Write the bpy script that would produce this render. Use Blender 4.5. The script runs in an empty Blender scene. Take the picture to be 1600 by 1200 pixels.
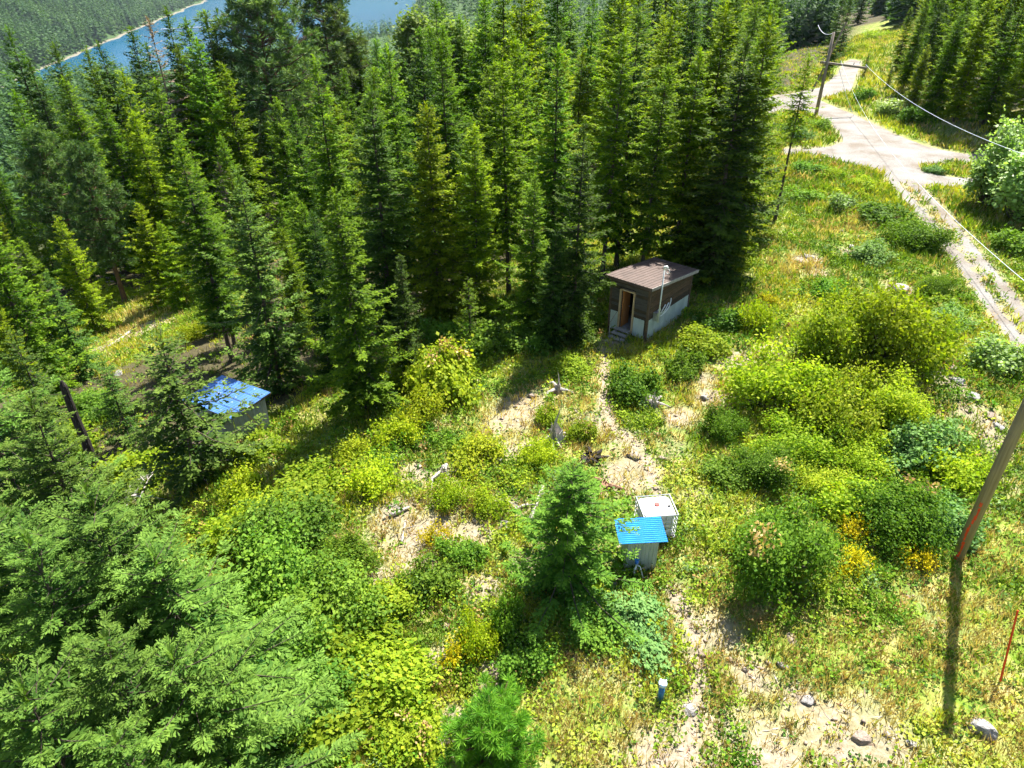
import bpy, math, random
import numpy as np
from mathutils import Vector, Matrix

# ------------------------------------------------------------------ camera, sky, sun, exposure
scene = bpy.context.scene
COL = scene.collection
R = math.radians
CAM_Z, PITCH, FPX = 16.5, R(32.0), 1109.0
SUN_AZ, SUN_EL = R(30.0), R(56.0)          # azimuth from +Y towards +X

cam_d = bpy.data.cameras.new('camera')
cam = bpy.data.objects.new('camera', cam_d)
COL.objects.link(cam)
cam_d.sensor_width = 36.0
cam_d.lens = 36.0 * FPX / 1600.0
cam_d.clip_end = 20000.0
cam.location = (0, 0, CAM_Z)
cam.rotation_euler = (R(90) - PITCH, 0, 0)
scene.camera = cam

world = bpy.data.worlds.new('World')
scene.world = world
world.use_nodes = True
wn = world.node_tree
sky = wn.nodes.new('ShaderNodeTexSky')
sky.sky_type = 'NISHITA'
sky.sun_disc = False
sky.sun_elevation = SUN_EL
sky.sun_rotation = SUN_AZ
wn.links.new(sky.outputs[0], wn.nodes['Background'].inputs[0])
wn.nodes['Background'].inputs[1].default_value = 0.060

sun_d = bpy.data.lights.new('sun', 'SUN')
sun_d.energy = 5.0
sun_d.angle = R(0.53)
sun_d.color = (1.0, 0.95, 0.86)
sun = bpy.data.objects.new('sun', sun_d)
COL.objects.link(sun)
to_sun = Vector((math.sin(SUN_AZ) * math.cos(SUN_EL), math.cos(SUN_AZ) * math.cos(SUN_EL), math.sin(SUN_EL)))
sun.rotation_euler = to_sun.to_track_quat('Z', 'Y').to_euler()
sun.location = (0, 0, 60)

scene.view_settings.view_transform = 'Standard'
scene.view_settings.look = 'None'
scene.view_settings.gamma = 1.0
scene.view_settings.exposure = 1.88
scene.render.engine = 'CYCLES'
scene.cycles.use_denoising = True
scene.cycles.use_adaptive_sampling = True
scene.cycles.adaptive_threshold = 0.03
scene.cycles.max_bounces = 4
scene.cycles.diffuse_bounces = 2
scene.cycles.glossy_bounces = 2
scene.cycles.transmission_bounces = 3
scene.cycles.transparent_max_bounces = 4
scene.cycles.caustics_reflective = False
scene.cycles.caustics_refractive = False

rng = np.random.default_rng(7)
random.seed(7)

# ------------------------------------------------------------------ numbers: noise, terrain, picture rays
def vnoise(x, y, seed=0):
    xi, yi = np.floor(x), np.floor(y)
    fx, fy = x - xi, y - yi
    fx, fy = fx * fx * (3 - 2 * fx), fy * fy * (3 - 2 * fy)
    def hsh(a, b):
        v = np.sin(a * 127.1 + b * 311.7 + seed * 74.7) * 43758.5453
        return v - np.floor(v)
    return (hsh(xi, yi) * (1 - fx) + hsh(xi + 1, yi) * fx) * (1 - fy) + \
           (hsh(xi, yi + 1) * (1 - fx) + hsh(xi + 1, yi + 1) * fx) * fy

def fbm(x, y, seed=0, octv=3):
    s, a, t = 0, 1.0, 0
    for k in range(octv):
        s = s + a * vnoise(x * 2 ** k, y * 2 ** k, seed + k * 13)
        t += a
        a *= .5
    return s / t

def softplus(v, k):
    return k * np.logaddexp(0, np.asarray(v, float) / k)

def sstep(a, b, v):
    t = np.clip((v - a) / (b - a), 0, 1)
    return t * t * (3 - 2 * t)

LAKE_Z = -130.0
def down_slope(x, y):
    return (x + 2) * -.838 + (y - 27) * .547

BANK_A, BANK_B = None, None
def h_base(x, y):
    s = down_slope(x, y)
    s = s - 5 * sstep(15, 40, x) * sstep(140, 60, s)
    az = np.arctan2(x, np.maximum(y, 1))
    s_eff = s * (1 - .06 * sstep(-.30, -.16, az) * sstep(200, 700, s))
    s_eff = s_eff * (1 - .5 * sstep(-.135, -.105, az) * sstep(200, 700, s))
    z1 = -(.26 * softplus(s_eff, 2.5) - .13 * softplus(s_eff - 70, 15))
    z1 = np.maximum(z1, LAKE_Z - 12)
    l = (x + 691) * -.981 + (y - 1338) * -.192
    rough = 1 + .25 * (fbm(x / 160, y / 160, 5) - .5)
    zf = LAKE_Z + np.minimum(.42 * l * rough, 420)
    zf2 = LAKE_Z + np.minimum(.35 * (y - 3000), 700)
    return np.maximum(np.maximum(z1, zf), zf2)

def seg_dist(x, y, pts):
    best = None
    for (ax, ay), (bx, by) in zip(pts[:-1], pts[1:]):
        dx, dy = bx - ax, by - ay
        t = np.clip(((x - ax) * dx + (y - ay) * dy) / (dx * dx + dy * dy), 0, 1)
        d = np.hypot(x - ax - t * dx, y - ay - t * dy)
        best = d if best is None else np.minimum(best, d)
    return best

def in_poly(x, y, pts):
    ins = np.zeros(np.shape(x), bool)
    n = len(pts)
    for i in range(n):
        (ax, ay), (bx, by) = pts[i], pts[(i + 1) % n]
        c = ((ay > y) != (by > y)) & (x < (bx - ax) * (y - ay) / (by - ay + 1e-12) + ax)
        ins ^= c
    return ins

def ray(px, py):
    u, v = (px - 800) / FPX, (py - 600) / FPX
    sp, cp = math.sin(PITCH), math.cos(PITCH)
    return np.array([u, cp - v * sp, -(sp + v * cp)])

def hit(px, py, H=0.0, f=None, tmax=3500):
    f = f or height
    d = ray(px, py)
    t = np.concatenate([np.arange(8, 130, .6), np.geomspace(130, tmax, 160)])
    g = CAM_Z + t * d[2] - f(t * d[0], t * d[1]) - H
    i = np.argmax(g < 0)
    if g[i] >= 0:
        i = len(t) - 1
    a, b = t[max(i - 1, 0)], t[i]
    for _ in range(2):
        m = np.linspace(a, b, 24)
        g = CAM_Z + m * d[2] - f(m * d[0], m * d[1]) - H
        g[-1] = -1
        j = max(1, int(np.argmax(g < 0)))
        a, b = m[j - 1], m[j]
    return float(b * d[0]), float(b * d[1])

def project(x, y, z):
    sp, cp = math.sin(PITCH), math.cos(PITCH)
    dz = CAM_Z - z
    d = y * cp + dz * sp
    v = (dz * cp - y * sp) / d
    return 800 + FPX * x / d, 600 + FPX * v, d

ROAD_PX = [(1190, 152), (1200, 176), (1249, 175), (1276, 179), (1293, 189), (1310, 206), (1318, 221), (1296, 229), (1262, 233),
           (1225, 232), (1225, 243), (1262, 241), (1320, 255), (1372, 266), (1395, 282), (1430, 288), (1441, 291), (1489, 292), (1540, 296),
           (1540, 280), (1486, 277), (1440, 268), (1434, 259), (1499, 253), (1570, 264), (1570, 243), (1502, 240), (1448, 229),
           (1397, 209), (1340, 182), (1296, 163), (1275, 154), (1300, 149), (1330, 142), (1337, 120), (1346, 97), (1330, 93),
           (1318, 99), (1308, 117), (1283, 137), (1240, 146)]
ROAD = [hit(px, py, 0, h_base) for px, py in ROAD_PX]
RUT_L = [hit(px, py, 0, h_base) for px, py in [(1388, 274), (1415, 305), (1450, 345), (1483, 385), (1515, 430), (1550, 480), (1595, 540), (1650, 620), (1760, 800)]]
RUT_R = [hit(px, py, 0, h_base) for px, py in [(1425, 284), (1457, 316), (1492, 356), (1523, 396), (1555, 435), (1590, 480), (1636, 536), (1700, 610), (1830, 780)]]
BANK = [hit(px, py, 0, h_base) for px, py in [(1334, 148), (1300, 158), (1345, 176), (1400, 201), (1450, 221), (1502, 232), (1600, 246), (1800, 290)]]
NORTH = [hit(px, py, 0, h_base) for px, py in [(1340, 142), (1347, 120), (1357, 96), (1385, 60), (1400, 34)]]
TRACK_MID = [((a[0] + b[0]) / 2, (a[1] + b[1]) / 2) for a, b in zip(RUT_L, RUT_R)]

def side_of(x, y, a, b):
    dx, dy = b[0] - a[0], b[1] - a[1]
    n = math.hypot(dx, dy)
    return ((x - a[0]) * -dy + (y - a[1]) * dx) / n     # + left of a->b

def road_sdf(x, y):
    d = seg_dist(x, y, ROAD + [ROAD[0]])
    d = np.where(in_poly(x, y, ROAD), -d, d)
    d = np.minimum(d, seg_dist(x, y, RUT_L) - .36)
    d = np.minimum(d, seg_dist(x, y, RUT_R) - .36)
    return d

def bank_amount(x, y):
    r1 = side_of(x, y, BANK[1], BANK[5])                # beyond the road's far edge
    r2 = -side_of(x, y, NORTH[0], NORTH[-1])            # right of the north road
    return np.minimum(r1, r2 * .9)

def height(x, y):
    x, y = np.asarray(x, float), np.asarray(y, float)
    z = h_base(x, y)
    near = sstep(160, 90, np.hypot(x, y))
    r = bank_amount(x, y)
    z = z + (.42 * softplus(np.minimum(r, 6) - .8, .4) + .2 * softplus(r - 6, 1.0)) * sstep(900, 300, y)
    rd = road_sdf(x, y) if np.size(x) < 400000 else 9
    keep = sstep(.2, 2.5, rd)
    b = .5 * (fbm(x / 5.5, y / 5.5, 1) - .5) + .16 * (fbm(x / 1.1, y / 1.1, 2, 2) - .5)
    # the rubble mound under the yellow shrubs
    m = np.exp(-(((x - 15.5) / 4.5) ** 2 + ((y - 27.0) / 4.0) ** 2))
    return z + near * (b + 1.0 * m) * keep + (1 - near) * 3 * (fbm(x / 60, y / 60, 9) - .5) * (z > LAKE_Z + 6)

def G(px, py):
    x, y = hit(px, py)
    return x, y, float(height(x, y))

# ------------------------------------------------------------------ materials
MATS = {}
def new_mat(name):
    m = bpy.data.materials.new(name)
    m.use_nodes = True
    nt = m.node_tree
    return m, nt, nt.nodes['Principled BSDF']

def N(nt, t, **kw):
    n = nt.nodes.new(t)
    for k, v in kw.items():
        if k.startswith('i_'):
            key = k[2:]
            n.inputs[int(key) if key.isdigit() else key].default_value = v
        else:
            setattr(n, k, v)
    return n

def rgb(c): return (c[0], c[1], c[2], 1.0)

def mixc(nt, fac, a, b, blend='MIX'):
    n = nt.nodes.new('ShaderNodeMix')
    n.data_type = 'RGBA'
    n.blend_type = blend
    for sock, val in ((n.inputs[0], fac), (n.inputs[6], a), (n.inputs[7], b)):
        if hasattr(val, 'links') or hasattr(val, 'is_linked'): nt.links.new(val, sock)
        elif isinstance(val, tuple): sock.default_value = rgb(val) if len(val) == 3 else val
        else: sock.default_value = val
    return n.outputs[2]

def noise(nt, scale, detail=4, rough=.55, coord='Object', w=None):
    tc = nt.nodes.new('ShaderNodeTexCoord')
    n = N(nt, 'ShaderNodeTexNoise', i_Scale=scale, i_Detail=detail, i_Roughness=rough)
    nt.links.new(tc.outputs[coord], n.inputs['Vector'])
    return n.outputs[0]

def ramp(nt, src, stops):
    r = nt.nodes.new('ShaderNodeValToRGB')
    e = r.color_ramp.elements
    while len(e) < len(stops): e.new(.5)
    for el, (p, c) in zip(e, stops):
        el.position = p
        el.color = rgb(c) if len(c) == 3 else c
    nt.links.new(src, r.inputs[0])
    return r.outputs[0]

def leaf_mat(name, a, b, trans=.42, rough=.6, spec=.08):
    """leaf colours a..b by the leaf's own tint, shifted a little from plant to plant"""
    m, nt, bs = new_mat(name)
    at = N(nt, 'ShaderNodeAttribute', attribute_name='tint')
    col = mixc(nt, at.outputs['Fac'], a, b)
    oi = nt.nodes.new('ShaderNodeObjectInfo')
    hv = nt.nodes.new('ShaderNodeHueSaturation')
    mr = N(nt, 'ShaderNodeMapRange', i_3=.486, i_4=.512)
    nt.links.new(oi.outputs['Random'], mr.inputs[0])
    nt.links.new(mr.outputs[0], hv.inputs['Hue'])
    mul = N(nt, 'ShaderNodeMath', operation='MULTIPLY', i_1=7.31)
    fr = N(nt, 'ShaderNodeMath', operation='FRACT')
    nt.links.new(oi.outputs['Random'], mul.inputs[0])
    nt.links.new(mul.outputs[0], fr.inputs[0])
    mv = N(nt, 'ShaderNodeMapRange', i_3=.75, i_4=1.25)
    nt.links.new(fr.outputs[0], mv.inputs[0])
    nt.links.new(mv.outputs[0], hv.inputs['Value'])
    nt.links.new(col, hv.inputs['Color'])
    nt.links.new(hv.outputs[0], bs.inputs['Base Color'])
    bs.inputs['Roughness'].default_value = rough
    bs.inputs['Specular IOR Level'].default_value = spec
    tr = nt.nodes.new('ShaderNodeBsdfTranslucent')
    warm = mixc(nt, 1.0, hv.outputs[0], (1.05, 1.15, .42), 'MULTIPLY')
    nt.links.new(warm, tr.inputs[0])
    mx = N(nt, 'ShaderNodeMixShader', i_0=trans)
    nt.links.new(bs.outputs[0], mx.inputs[1])
    nt.links.new(tr.outputs[0], mx.inputs[2])
    nt.links.new(mx.outputs[0], nt.nodes['Material Output'].inputs[0])
    MATS[name] = m
    return m

def cover_mat(name, trans=.35):
    """ground plants: every blade carries its own colour"""
    m, nt, bs = new_mat(name)
    at = N(nt, 'ShaderNodeAttribute', attribute_name='plant_colour')
    nt.links.new(at.outputs['Color'], bs.inputs['Base Color'])
    bs.inputs['Roughness'].default_value = .65
    bs.inputs['Specular IOR Level'].default_value = .08
    tr = nt.nodes.new('ShaderNodeBsdfTranslucent')
    nt.links.new(mixc(nt, 1.0, at.outputs['Color'], (1.08, 1.12, .5), 'MULTIPLY'), tr.inputs[0])
    mx = N(nt, 'ShaderNodeMixShader', i_0=trans)
    nt.links.new(bs.outputs[0], mx.inputs[1])
    nt.links.new(tr.outputs[0], mx.inputs[2])
    nt.links.new(mx.outputs[0], nt.nodes['Material Output'].inputs[0])
    MATS[name] = m
    return m

def noisy_mat(name, stops, scale=6, detail=6, rough=.85, spec=.2, bump=.0, bscale=30, stretch=None, metallic=0):
    m, nt, bs = new_mat(name)
    tc = nt.nodes.new('ShaderNodeTexCoord')
    mp = nt.nodes.new('ShaderNodeMapping')
    if stretch: mp.inputs['Scale'].default_value = stretch
    nt.links.new(tc.outputs['Object'], mp.inputs[0])
    n = N(nt, 'ShaderNodeTexNoise', i_Scale=scale, i_Detail=detail, i_Roughness=.6)
    nt.links.new(mp.outputs[0], n.inputs['Vector'])
    nt.links.new(ramp(nt, n.outputs[0], stops), bs.inputs['Base Color'])
    bs.inputs['Roughness'].default_value = rough
    bs.inputs['Specular IOR Level'].default_value = spec
    bs.inputs['Metallic'].default_value = metallic
    if bump:
        n2 = N(nt, 'ShaderNodeTexNoise', i_Scale=bscale, i_Detail=5)
        nt.links.new(mp.outputs[0], n2.inputs['Vector'])
        bp = N(nt, 'ShaderNodeBump', i_Strength=bump, i_Distance=.05)
        nt.links.new(n2.outputs[0], bp.inputs['Height'])
        nt.links.new(bp.outputs[0], bs.inputs['Normal'])
    MATS[name] = m
    return m

leaf_mat('fir_needles', (.036, .105, .010), (.195, .315, .014), .50)
leaf_mat('dark_fir_needles', (.024, .072, .014), (.105, .190, .020), .46)
leaf_mat('blue_fir_needles', (.028, .088, .014), (.165, .275, .042), .36)
leaf_mat('young_fir_needles', (.042, .125, .014), (.165, .300, .030), .44)
leaf_mat('yellow_fir_needles', (.066, .145, .008), (.310, .400, .012), .52)
leaf_mat('pine_needles', (.046, .100, .030), (.185, .265, .080), .34)
leaf_mat('sapling_pine_needles', (.05, .16, .015), (.19, .36, .03), .42)
leaf_mat('far_needles', (.016, .052, .018), (.068, .130, .030), .28)
leaf_mat('lime_leaves', (.18, .29, .014), (.40, .45, .020), .46)
leaf_mat('yellow_green_leaves', (.150, .260, .016), (.365, .430, .026), .48)
leaf_mat('green_leaves', (.062, .160, .018), (.185, .310, .032), .44)
leaf_mat('dark_leaves', (.060, .150, .014), (.190, .310, .026), .44)
leaf_mat('silver_leaves', (.14, .25, .05), (.38, .50, .17), .46, .45, .3)
leaf_mat('grey_green_leaves', (.070, .165, .045), (.190, .310, .085), .38)
leaf_mat('gold_leaves', (.34, .34, .010), (.62, .50, .012), .45)
leaf_mat('rust_blossom', (.36, .22, .09), (.55, .42, .20), .35)
leaf_mat('dead_needles', (.16, .11, .075), (.26, .20, .15), .2)
cover_mat('ground_plants')
noisy_mat('bark', [(.3, (.035, .027, .022)), (.7, (.11, .085, .065))], 8, bump=.6, stretch=(1, 1, .2))
noisy_mat('pine_bark', [(.3, (.06, .035, .022)), (.7, (.17, .10, .06))], 6, bump=.6, stretch=(1, 1, .3))
noisy_mat('twig_bark', [(.3, (.07, .055, .04)), (.7, (.17, .14, .11))], 8)
noisy_mat('char_bark', [(.3, (.012, .010, .010)), (.7, (.05, .042, .038))], 9, bump=.8, stretch=(1, 1, .25))
noisy_mat('grey_wood', [(.25, (.16, .14, .125)), (.5, (.36, .33, .30)), (.8, (.56, .53, .49))], 7, bump=.6, stretch=(1, 1, .15))
noisy_mat('rust_wood', [(.3, (.16, .08, .05)), (.7, (.38, .22, .14))], 8, bump=.6)
noisy_mat('rock', [(.25, (.12, .115, .11)), (.55, (.26, .25, .24)), (.8, (.42, .405, .385))], 3.5, bump=.7, bscale=9)
noisy_mat('warm_rock', [(.25, (.15, .115, .09)), (.55, (.28, .225, .18)), (.8, (.42, .36, .30))], 3.5, bump=.7, bscale=9)
noisy_mat('pole_wood', [(.25, (.16, .125, .07)), (.75, (.32, .26, .16))], 5, bump=.3, stretch=(3, 3, .15))
noisy_mat('far_pole_wood', [(.25, (.15, .12, .09)), (.75, (.28, .24, .19))], 5, stretch=(3, 3, .15))
noisy_mat('siding', [(.25, (.055, .034, .020)), (.6, (.12, .078, .046)), (.85, (.19, .13, .08))], 3, bump=.4, stretch=(1, 1, 6))
noisy_mat('siding_red', [(.25, (.075, .042, .024)), (.6, (.155, .095, .055)), (.85, (.24, .16, .10))], 3, bump=.4, stretch=(1, 1, 6))
noisy_mat('siding_dark', [(.25, (.036, .026, .018)), (.6, (.085, .06, .04)), (.85, (.14, .105, .07))], 3, bump=.4, stretch=(1, 1, 6))
noisy_mat('dark_siding', [(.25, (.060, .052, .045)), (.75, (.125, .11, .095))], 3, bump=.4, stretch=(1, 1, 6))
noisy_mat('trim_wood', [(.3, (.08, .05, .032)), (.7, (.15, .10, .065))], 5)
noisy_mat('new_wood', [(.3, (.42, .27, .14)), (.7, (.60, .44, .27))], 5, stretch=(3, 3, .5))
noisy_mat('orange_wood', [(.3, (.35, .13, .04)), (.7, (.50, .22, .08))], 4, stretch=(3, 3, .5))
noisy_mat('weathered_board', [(.3, (.20, .20, .21)), (.7, (.36, .36, .37))], 5, stretch=(4, 4, .4))
noisy_mat('step_wood', [(.3, (.24, .21, .19)), (.7, (.42, .38, .35))], 5)
noisy_mat('pale_metal', [(.3, (.36, .41, .38)), (.55, (.52, .57, .53)), (.85, (.60, .64, .60))], 2.2, rough=.5, spec=.4, stretch=(1, 1, .4))
noisy_mat('green_grey_metal', [(.3, (.26, .30, .27)), (.6, (.40, .44, .39)), (.85, (.48, .51, .46))], 2.2, rough=.5, spec=.4, stretch=(1, 1, .4))
noisy_mat('brown_roof_metal', [(.3, (.055, .036, .030)), (.6, (.09, .060, .050)), (.85, (.13, .09, .078))], 2.0, rough=.5, spec=.4)
noisy_mat('blue_roof_metal', [(.3, (.012, .17, .46)), (.8, (.02, .25, .62))], 3, rough=.42, spec=.4)
noisy_mat('white_plastic', [(.3, (.72, .73, .72)), (.7, (.84, .85, .84))], 3, rough=.45, spec=.4)
noisy_mat('tank_plastic', [(.3, (.74, .75, .73)), (.7, (.86, .86, .84))], 2, rough=.5, spec=.4)
noisy_mat('steel', [(.3, (.38, .40, .41)), (.7, (.55, .57, .58))], 6, rough=.4, metallic=.7)
noisy_mat('dark_metal', [(.3, (.02, .02, .022)), (.7, (.05, .05, .05))], 6, rough=.5)
noisy_mat('blue_paint', [(.3, (.010, .09, .22)), (.7, (.02, .17, .36))], 6, rough=.4, spec=.4)
noisy_mat('blue_cap', [(.3, (.30, .44, .62)), (.7, (.48, .60, .74))], 9, rough=.5)
noisy_mat('bright_blue', [(.3, (.02, .14, .55)), (.7, (.03, .20, .65))], 6, rough=.35, spec=.5)
noisy_mat('red_cap', [(.3, (.20, .03, .025)), (.7, (.30, .05, .04))], 6, rough=.5)
noisy_mat('orange_paint', [(.3, (.62, .045, .012)), (.7, (.78, .09, .02))], 6, rough=.5)
noisy_mat('wire_metal', [(.3, (.45, .50, .56)), (.7, (.60, .64, .70))], 4, rough=.4, spec=.6)
noisy_mat('interior_dark', [(.3, (.025, .02, .018)), (.7, (.05, .04, .035))], 4)
noisy_mat('glass_ceramic', [(.3, (.25, .25, .27)), (.7, (.35, .35, .36))], 6, rough=.2, spec=.6)
noisy_mat('house_wall', [(.3, (.45, .42, .38)), (.7, (.58, .55, .5))], 1)
noisy_mat('house_roof', [(.3, (.24, .22, .27)), (.7, (.36, .33, .40))], 2)
noisy_mat('pale_roof', [(.3, (.60, .62, .66)), (.7, (.72, .74, .78))], 2)
noisy_mat('pane_glass', [(.3, (.03, .04, .05)), (.7, (.05, .06, .07))], 2, rough=.1, spec=.8)
noisy_mat('concrete', [(.3, (.55, .57, .60)), (.7, (.68, .70, .72))], .2)

# left shed: sun-bleached blue sheet with pale stains
def stained_blue():
    m, nt, bs = new_mat('stained_blue_metal')
    n1 = noise(nt, 2.6, 5, .65)
    st = ramp(nt, n1, [(.62, (0, 0, 0)), (.70, (1, 1, 1))])
    n2 = noise(nt, 1.1, 3)
    base = ramp(nt, n2, [(.3, (.045, .13, .36)), (.7, (.085, .21, .50))])
    nt.links.new(mixc(nt, st, base, (.48, .54, .60)), bs.inputs['Base Color'])
    bs.inputs['Roughness'].default_value = .45
    MATS['stained_blue'] = m
stained_blue()

def ground_material():
    m, nt, bs = new_mat('ground')
    at = N(nt, 'ShaderNodeAttribute', attribute_name='zone')
    sep = nt.nodes.new('ShaderNodeSeparateColor')
    nt.links.new(at.outputs['Color'], sep.inputs[0])
    n1 = noise(nt, .9, 7, .65)
    n2 = noise(nt, 6.0, 6, .7)
    soil = ramp(nt, n2, [(.25, (.13, .10, .07)), (.5, (.26, .21, .155)), (.75, (.38, .32, .25))])
    straw = ramp(nt, n2, [(.25, (.22, .17, .06)), (.5, (.38, .32, .12)), (.75, (.52, .45, .20))])
    green = ramp(nt, n2, [(.25, (.05, .085, .014)), (.5, (.12, .19, .020)), (.75, (.22, .28, .03))])
    duff = ramp(nt, n2, [(.25, (.030, .025, .016)), (.5, (.065, .055, .030)), (.75, (.10, .105, .035))])
    patch = ramp(nt, n1, [(.44, (0, 0, 0)), (.72, (1, 1, 1))])
    c = mixc(nt, patch, green, straw)
    bare = N(nt, 'ShaderNodeMath', operation='ADD', use_clamp=True)
    sub = N(nt, 'ShaderNodeMath', operation='MULTIPLY_ADD', i_1=.7, i_2=-.35)
    nt.links.new(n2, sub.inputs[0])
    nt.links.new(sep.outputs[0], bare.inputs[0])
    nt.links.new(sub.outputs[0], bare.inputs[1])
    c = mixc(nt, bare.outputs[0], c, soil)
    wood = ramp(nt, n1, [(.3, (.022, .050, .016)), (.7, (.06, .10, .028))])
    geo = nt.nodes.new('ShaderNodeNewGeometry')
    sx = nt.nodes.new('ShaderNodeSeparateXYZ')
    nt.links.new(geo.outputs['Position'], sx.inputs[0])
    fz = N(nt, 'ShaderNodeMapRange', i_1=-16.0, i_2=-26.0, i_3=0, i_4=1)
    nt.links.new(sx.outputs[2], fz.inputs[0])
    duff = mixc(nt, fz.outputs[0], duff, wood)
    c = mixc(nt, sep.outputs[1], c, duff)
    # pale beach just above the lake
    mr = N(nt, 'ShaderNodeMapRange', i_1=LAKE_Z + 2.0, i_2=LAKE_Z + 1.0, i_3=0, i_4=1)
    nt.links.new(sx.outputs[2], mr.inputs[0])
    c = mixc(nt, mr.outputs[0], c, (.16, .145, .11))
    nt.links.new(c, bs.inputs['Base Color'])
    bs.inputs['Roughness'].default_value = .95
    bs.inputs['Specular IOR Level'].default_value = .1
    bp = N(nt, 'ShaderNodeBump', i_Strength=.7, i_Distance=.08)
    nt.links.new(n2, bp.inputs['Height'])
    nt.links.new(bp.outputs[0], bs.inputs['Normal'])
    return m

def road_material():
    m, nt, bs = new_mat('gravel')
    n1 = noise(nt, .35, 5, .6)
    n2 = noise(nt, 9, 6, .75)
    a = ramp(nt, n1, [(.36, (.26, .25, .235)), (.5, (.215, .20, .18)), (.64, (.165, .135, .105))])
    b = ramp(nt, n2, [(.32, (.5, .5, .5)), (.66, (1, 1, 1))])
    nt.links.new(mixc(nt, 1.0, a, b, 'MULTIPLY'), bs.inputs['Base Color'])
    bs.inputs['Roughness'].default_value = .95
    bp = N(nt, 'ShaderNodeBump', i_Strength=.5, i_Distance=.04)
    nt.links.new(n2, bp.inputs['Height'])
    nt.links.new(bp.outputs[0], bs.inputs['Normal'])
    return m

def water_material():
    m, nt, bs = new_mat('lake_water')
    n1 = noise(nt, .004, 3)
    nt.links.new(ramp(nt, n1, [(.3, (.004, .056, .118)), (.7, (.007, .074, .145))]), bs.inputs['Base Color'])
    bs.inputs['Roughness'].default_value = .18
    bs.inputs['IOR'].default_value = 1.33
    bs.inputs['Specular IOR Level'].default_value = .05
    n2 = noise(nt, .25, 4)
    bp = N(nt, 'ShaderNodeBump', i_Strength=.12, i_Distance=.6)
    nt.links.new(n2, bp.inputs['Height'])
    nt.links.new(bp.outputs[0], bs.inputs['Normal'])
    return m

# ------------------------------------------------------------------ mesh helpers
def mesh_np(name, verts, quads, mat, attr=None, smooth=False, color=None):
    verts = np.asarray(verts, np.float32)
    quads = np.asarray(quads, np.int32)
    k = quads.shape[1]
    me = bpy.data.meshes.new(name)
    me.vertices.add(len(verts))
    me.vertices.foreach_set('co', verts.ravel())
    me.loops.add(quads.size)
    me.loops.foreach_set('vertex_index', quads.ravel())
    me.polygons.add(len(quads))
    me.polygons.foreach_set('loop_start', np.arange(0, quads.size, k, dtype=np.int32))
    if smooth:
        me.polygons.foreach_set('use_smooth', np.ones(len(quads), bool))
    me.update(calc_edges=True)
    if attr is not None:
        a = me.attributes.new('tint', 'FLOAT', 'POINT')
        a.data.foreach_set('value', np.asarray(attr, np.float32))
    if color is not None:
        nm, arr = color
        a = me.attributes.new(nm, 'FLOAT_COLOR', 'POINT')
        arr = np.concatenate([arr, np.ones((len(arr), 1))], 1).astype(np.float32)
        a.data.foreach_set('color', arr.ravel())
    if isinstance(mat, str): mat = MATS[mat]
    me.materials.append(mat)
    return me

def link(name, data, parent=None, loc=None):
    o = bpy.data.objects.new(name, data)
    COL.objects.link(o)
    if parent is not None: o.parent = parent
    if loc is not None: o.location = loc
    return o

def tag(o, label=None, cat=None, group=None, kind=None):
    if label: o['label'] = label
    if cat: o['category'] = cat
    if group: o['group'] = group
    if kind: o['kind'] = kind
    return o

def empty(name, loc, rz=0.0):
    o = link(name, None, None, loc)
    o.rotation_euler = (0, 0, rz)
    o.empty_display_size = .2
    return o

class MB:
    def __init__(s): s.v, s.f = [], []
    def add(s, v, f):
        n = len(s.v)
        s.v += [tuple(p) for p in v]
        s.f += [tuple(i + n for i in q) for q in f]
        return s
    def box(s, c, d, rot=None):
        c = Vector(c)
        hx, hy, hz = d[0] / 2, d[1] / 2, d[2] / 2
        P = [Vector((x, y, z)) for x in (-hx, hx) for y in (-hy, hy) for z in (-hz, hz)]
        if rot is not None: P = [rot @ p for p in P]
        return s.add([p + c for p in P], [(0, 1, 3, 2), (4, 6, 7, 5), (0, 4, 5, 1), (2, 3, 7, 6), (0, 2, 6, 4), (1, 5, 7, 3)])
    def tube(s, pts, rad, n=8, cap=True):
        pts = [Vector(p) for p in pts]
        if not hasattr(rad, '__len__'): rad = [rad] * len(pts)
        rings = []
        for i, p in enumerate(pts):
            t = (pts[min(i + 1, len(pts) - 1)] - pts[max(i - 1, 0)]).normalized()
            a = t.orthogonal().normalized() if i == 0 else (prev - t * prev.dot(t)).normalized()
            prev = a
            b = t.cross(a)
            rings.append([p + (a * math.cos(2 * math.pi * k / n) + b * math.sin(2 * math.pi * k / n)) * rad[i] for k in range(n)])
        v = [q for r in rings for q in r]
        f = [(i * n + k, i * n + (k + 1) % n, (i + 1) * n + (k + 1) % n, (i + 1) * n + k) for i in range(len(pts) - 1) for k in range(n)]
        if cap:
            f.append(tuple(reversed(range(n))))
            f.append(tuple((len(pts) - 1) * n + k for k in range(n)))
        return s.add(v, f)
    def mesh(s, name, mat, smooth=False):
        me = bpy.data.meshes.new(name)
        me.from_pydata(s.v, [], s.f)
        me.materials.append(MATS[mat] if isinstance(mat, str) else mat)
        if smooth:
            me.polygons.foreach_set('use_smooth', np.ones(len(me.polygons), bool))
        me.update()
        return me
    def build(s, name, mat, parent=None, loc=None, smooth=False):
        return link(name, s.mesh(name, mat, smooth), parent, loc)

def unit(v):
    return v / np.maximum(np.linalg.norm(v, axis=-1, keepdims=True), 1e-9)

def cards(p, a, b, bulge=.5):
    """rhombic leaves: base p, length vector a, half-width vector b"""
    n = len(p)
    v = np.empty((n, 4, 3))
    v[:, 0] = p
    v[:, 1] = p + a * bulge + b
    v[:, 2] = p + a
    v[:, 3] = p + a * bulge - b
    return v.reshape(-1, 3), np.arange(n * 4).reshape(-1, 4)

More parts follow.
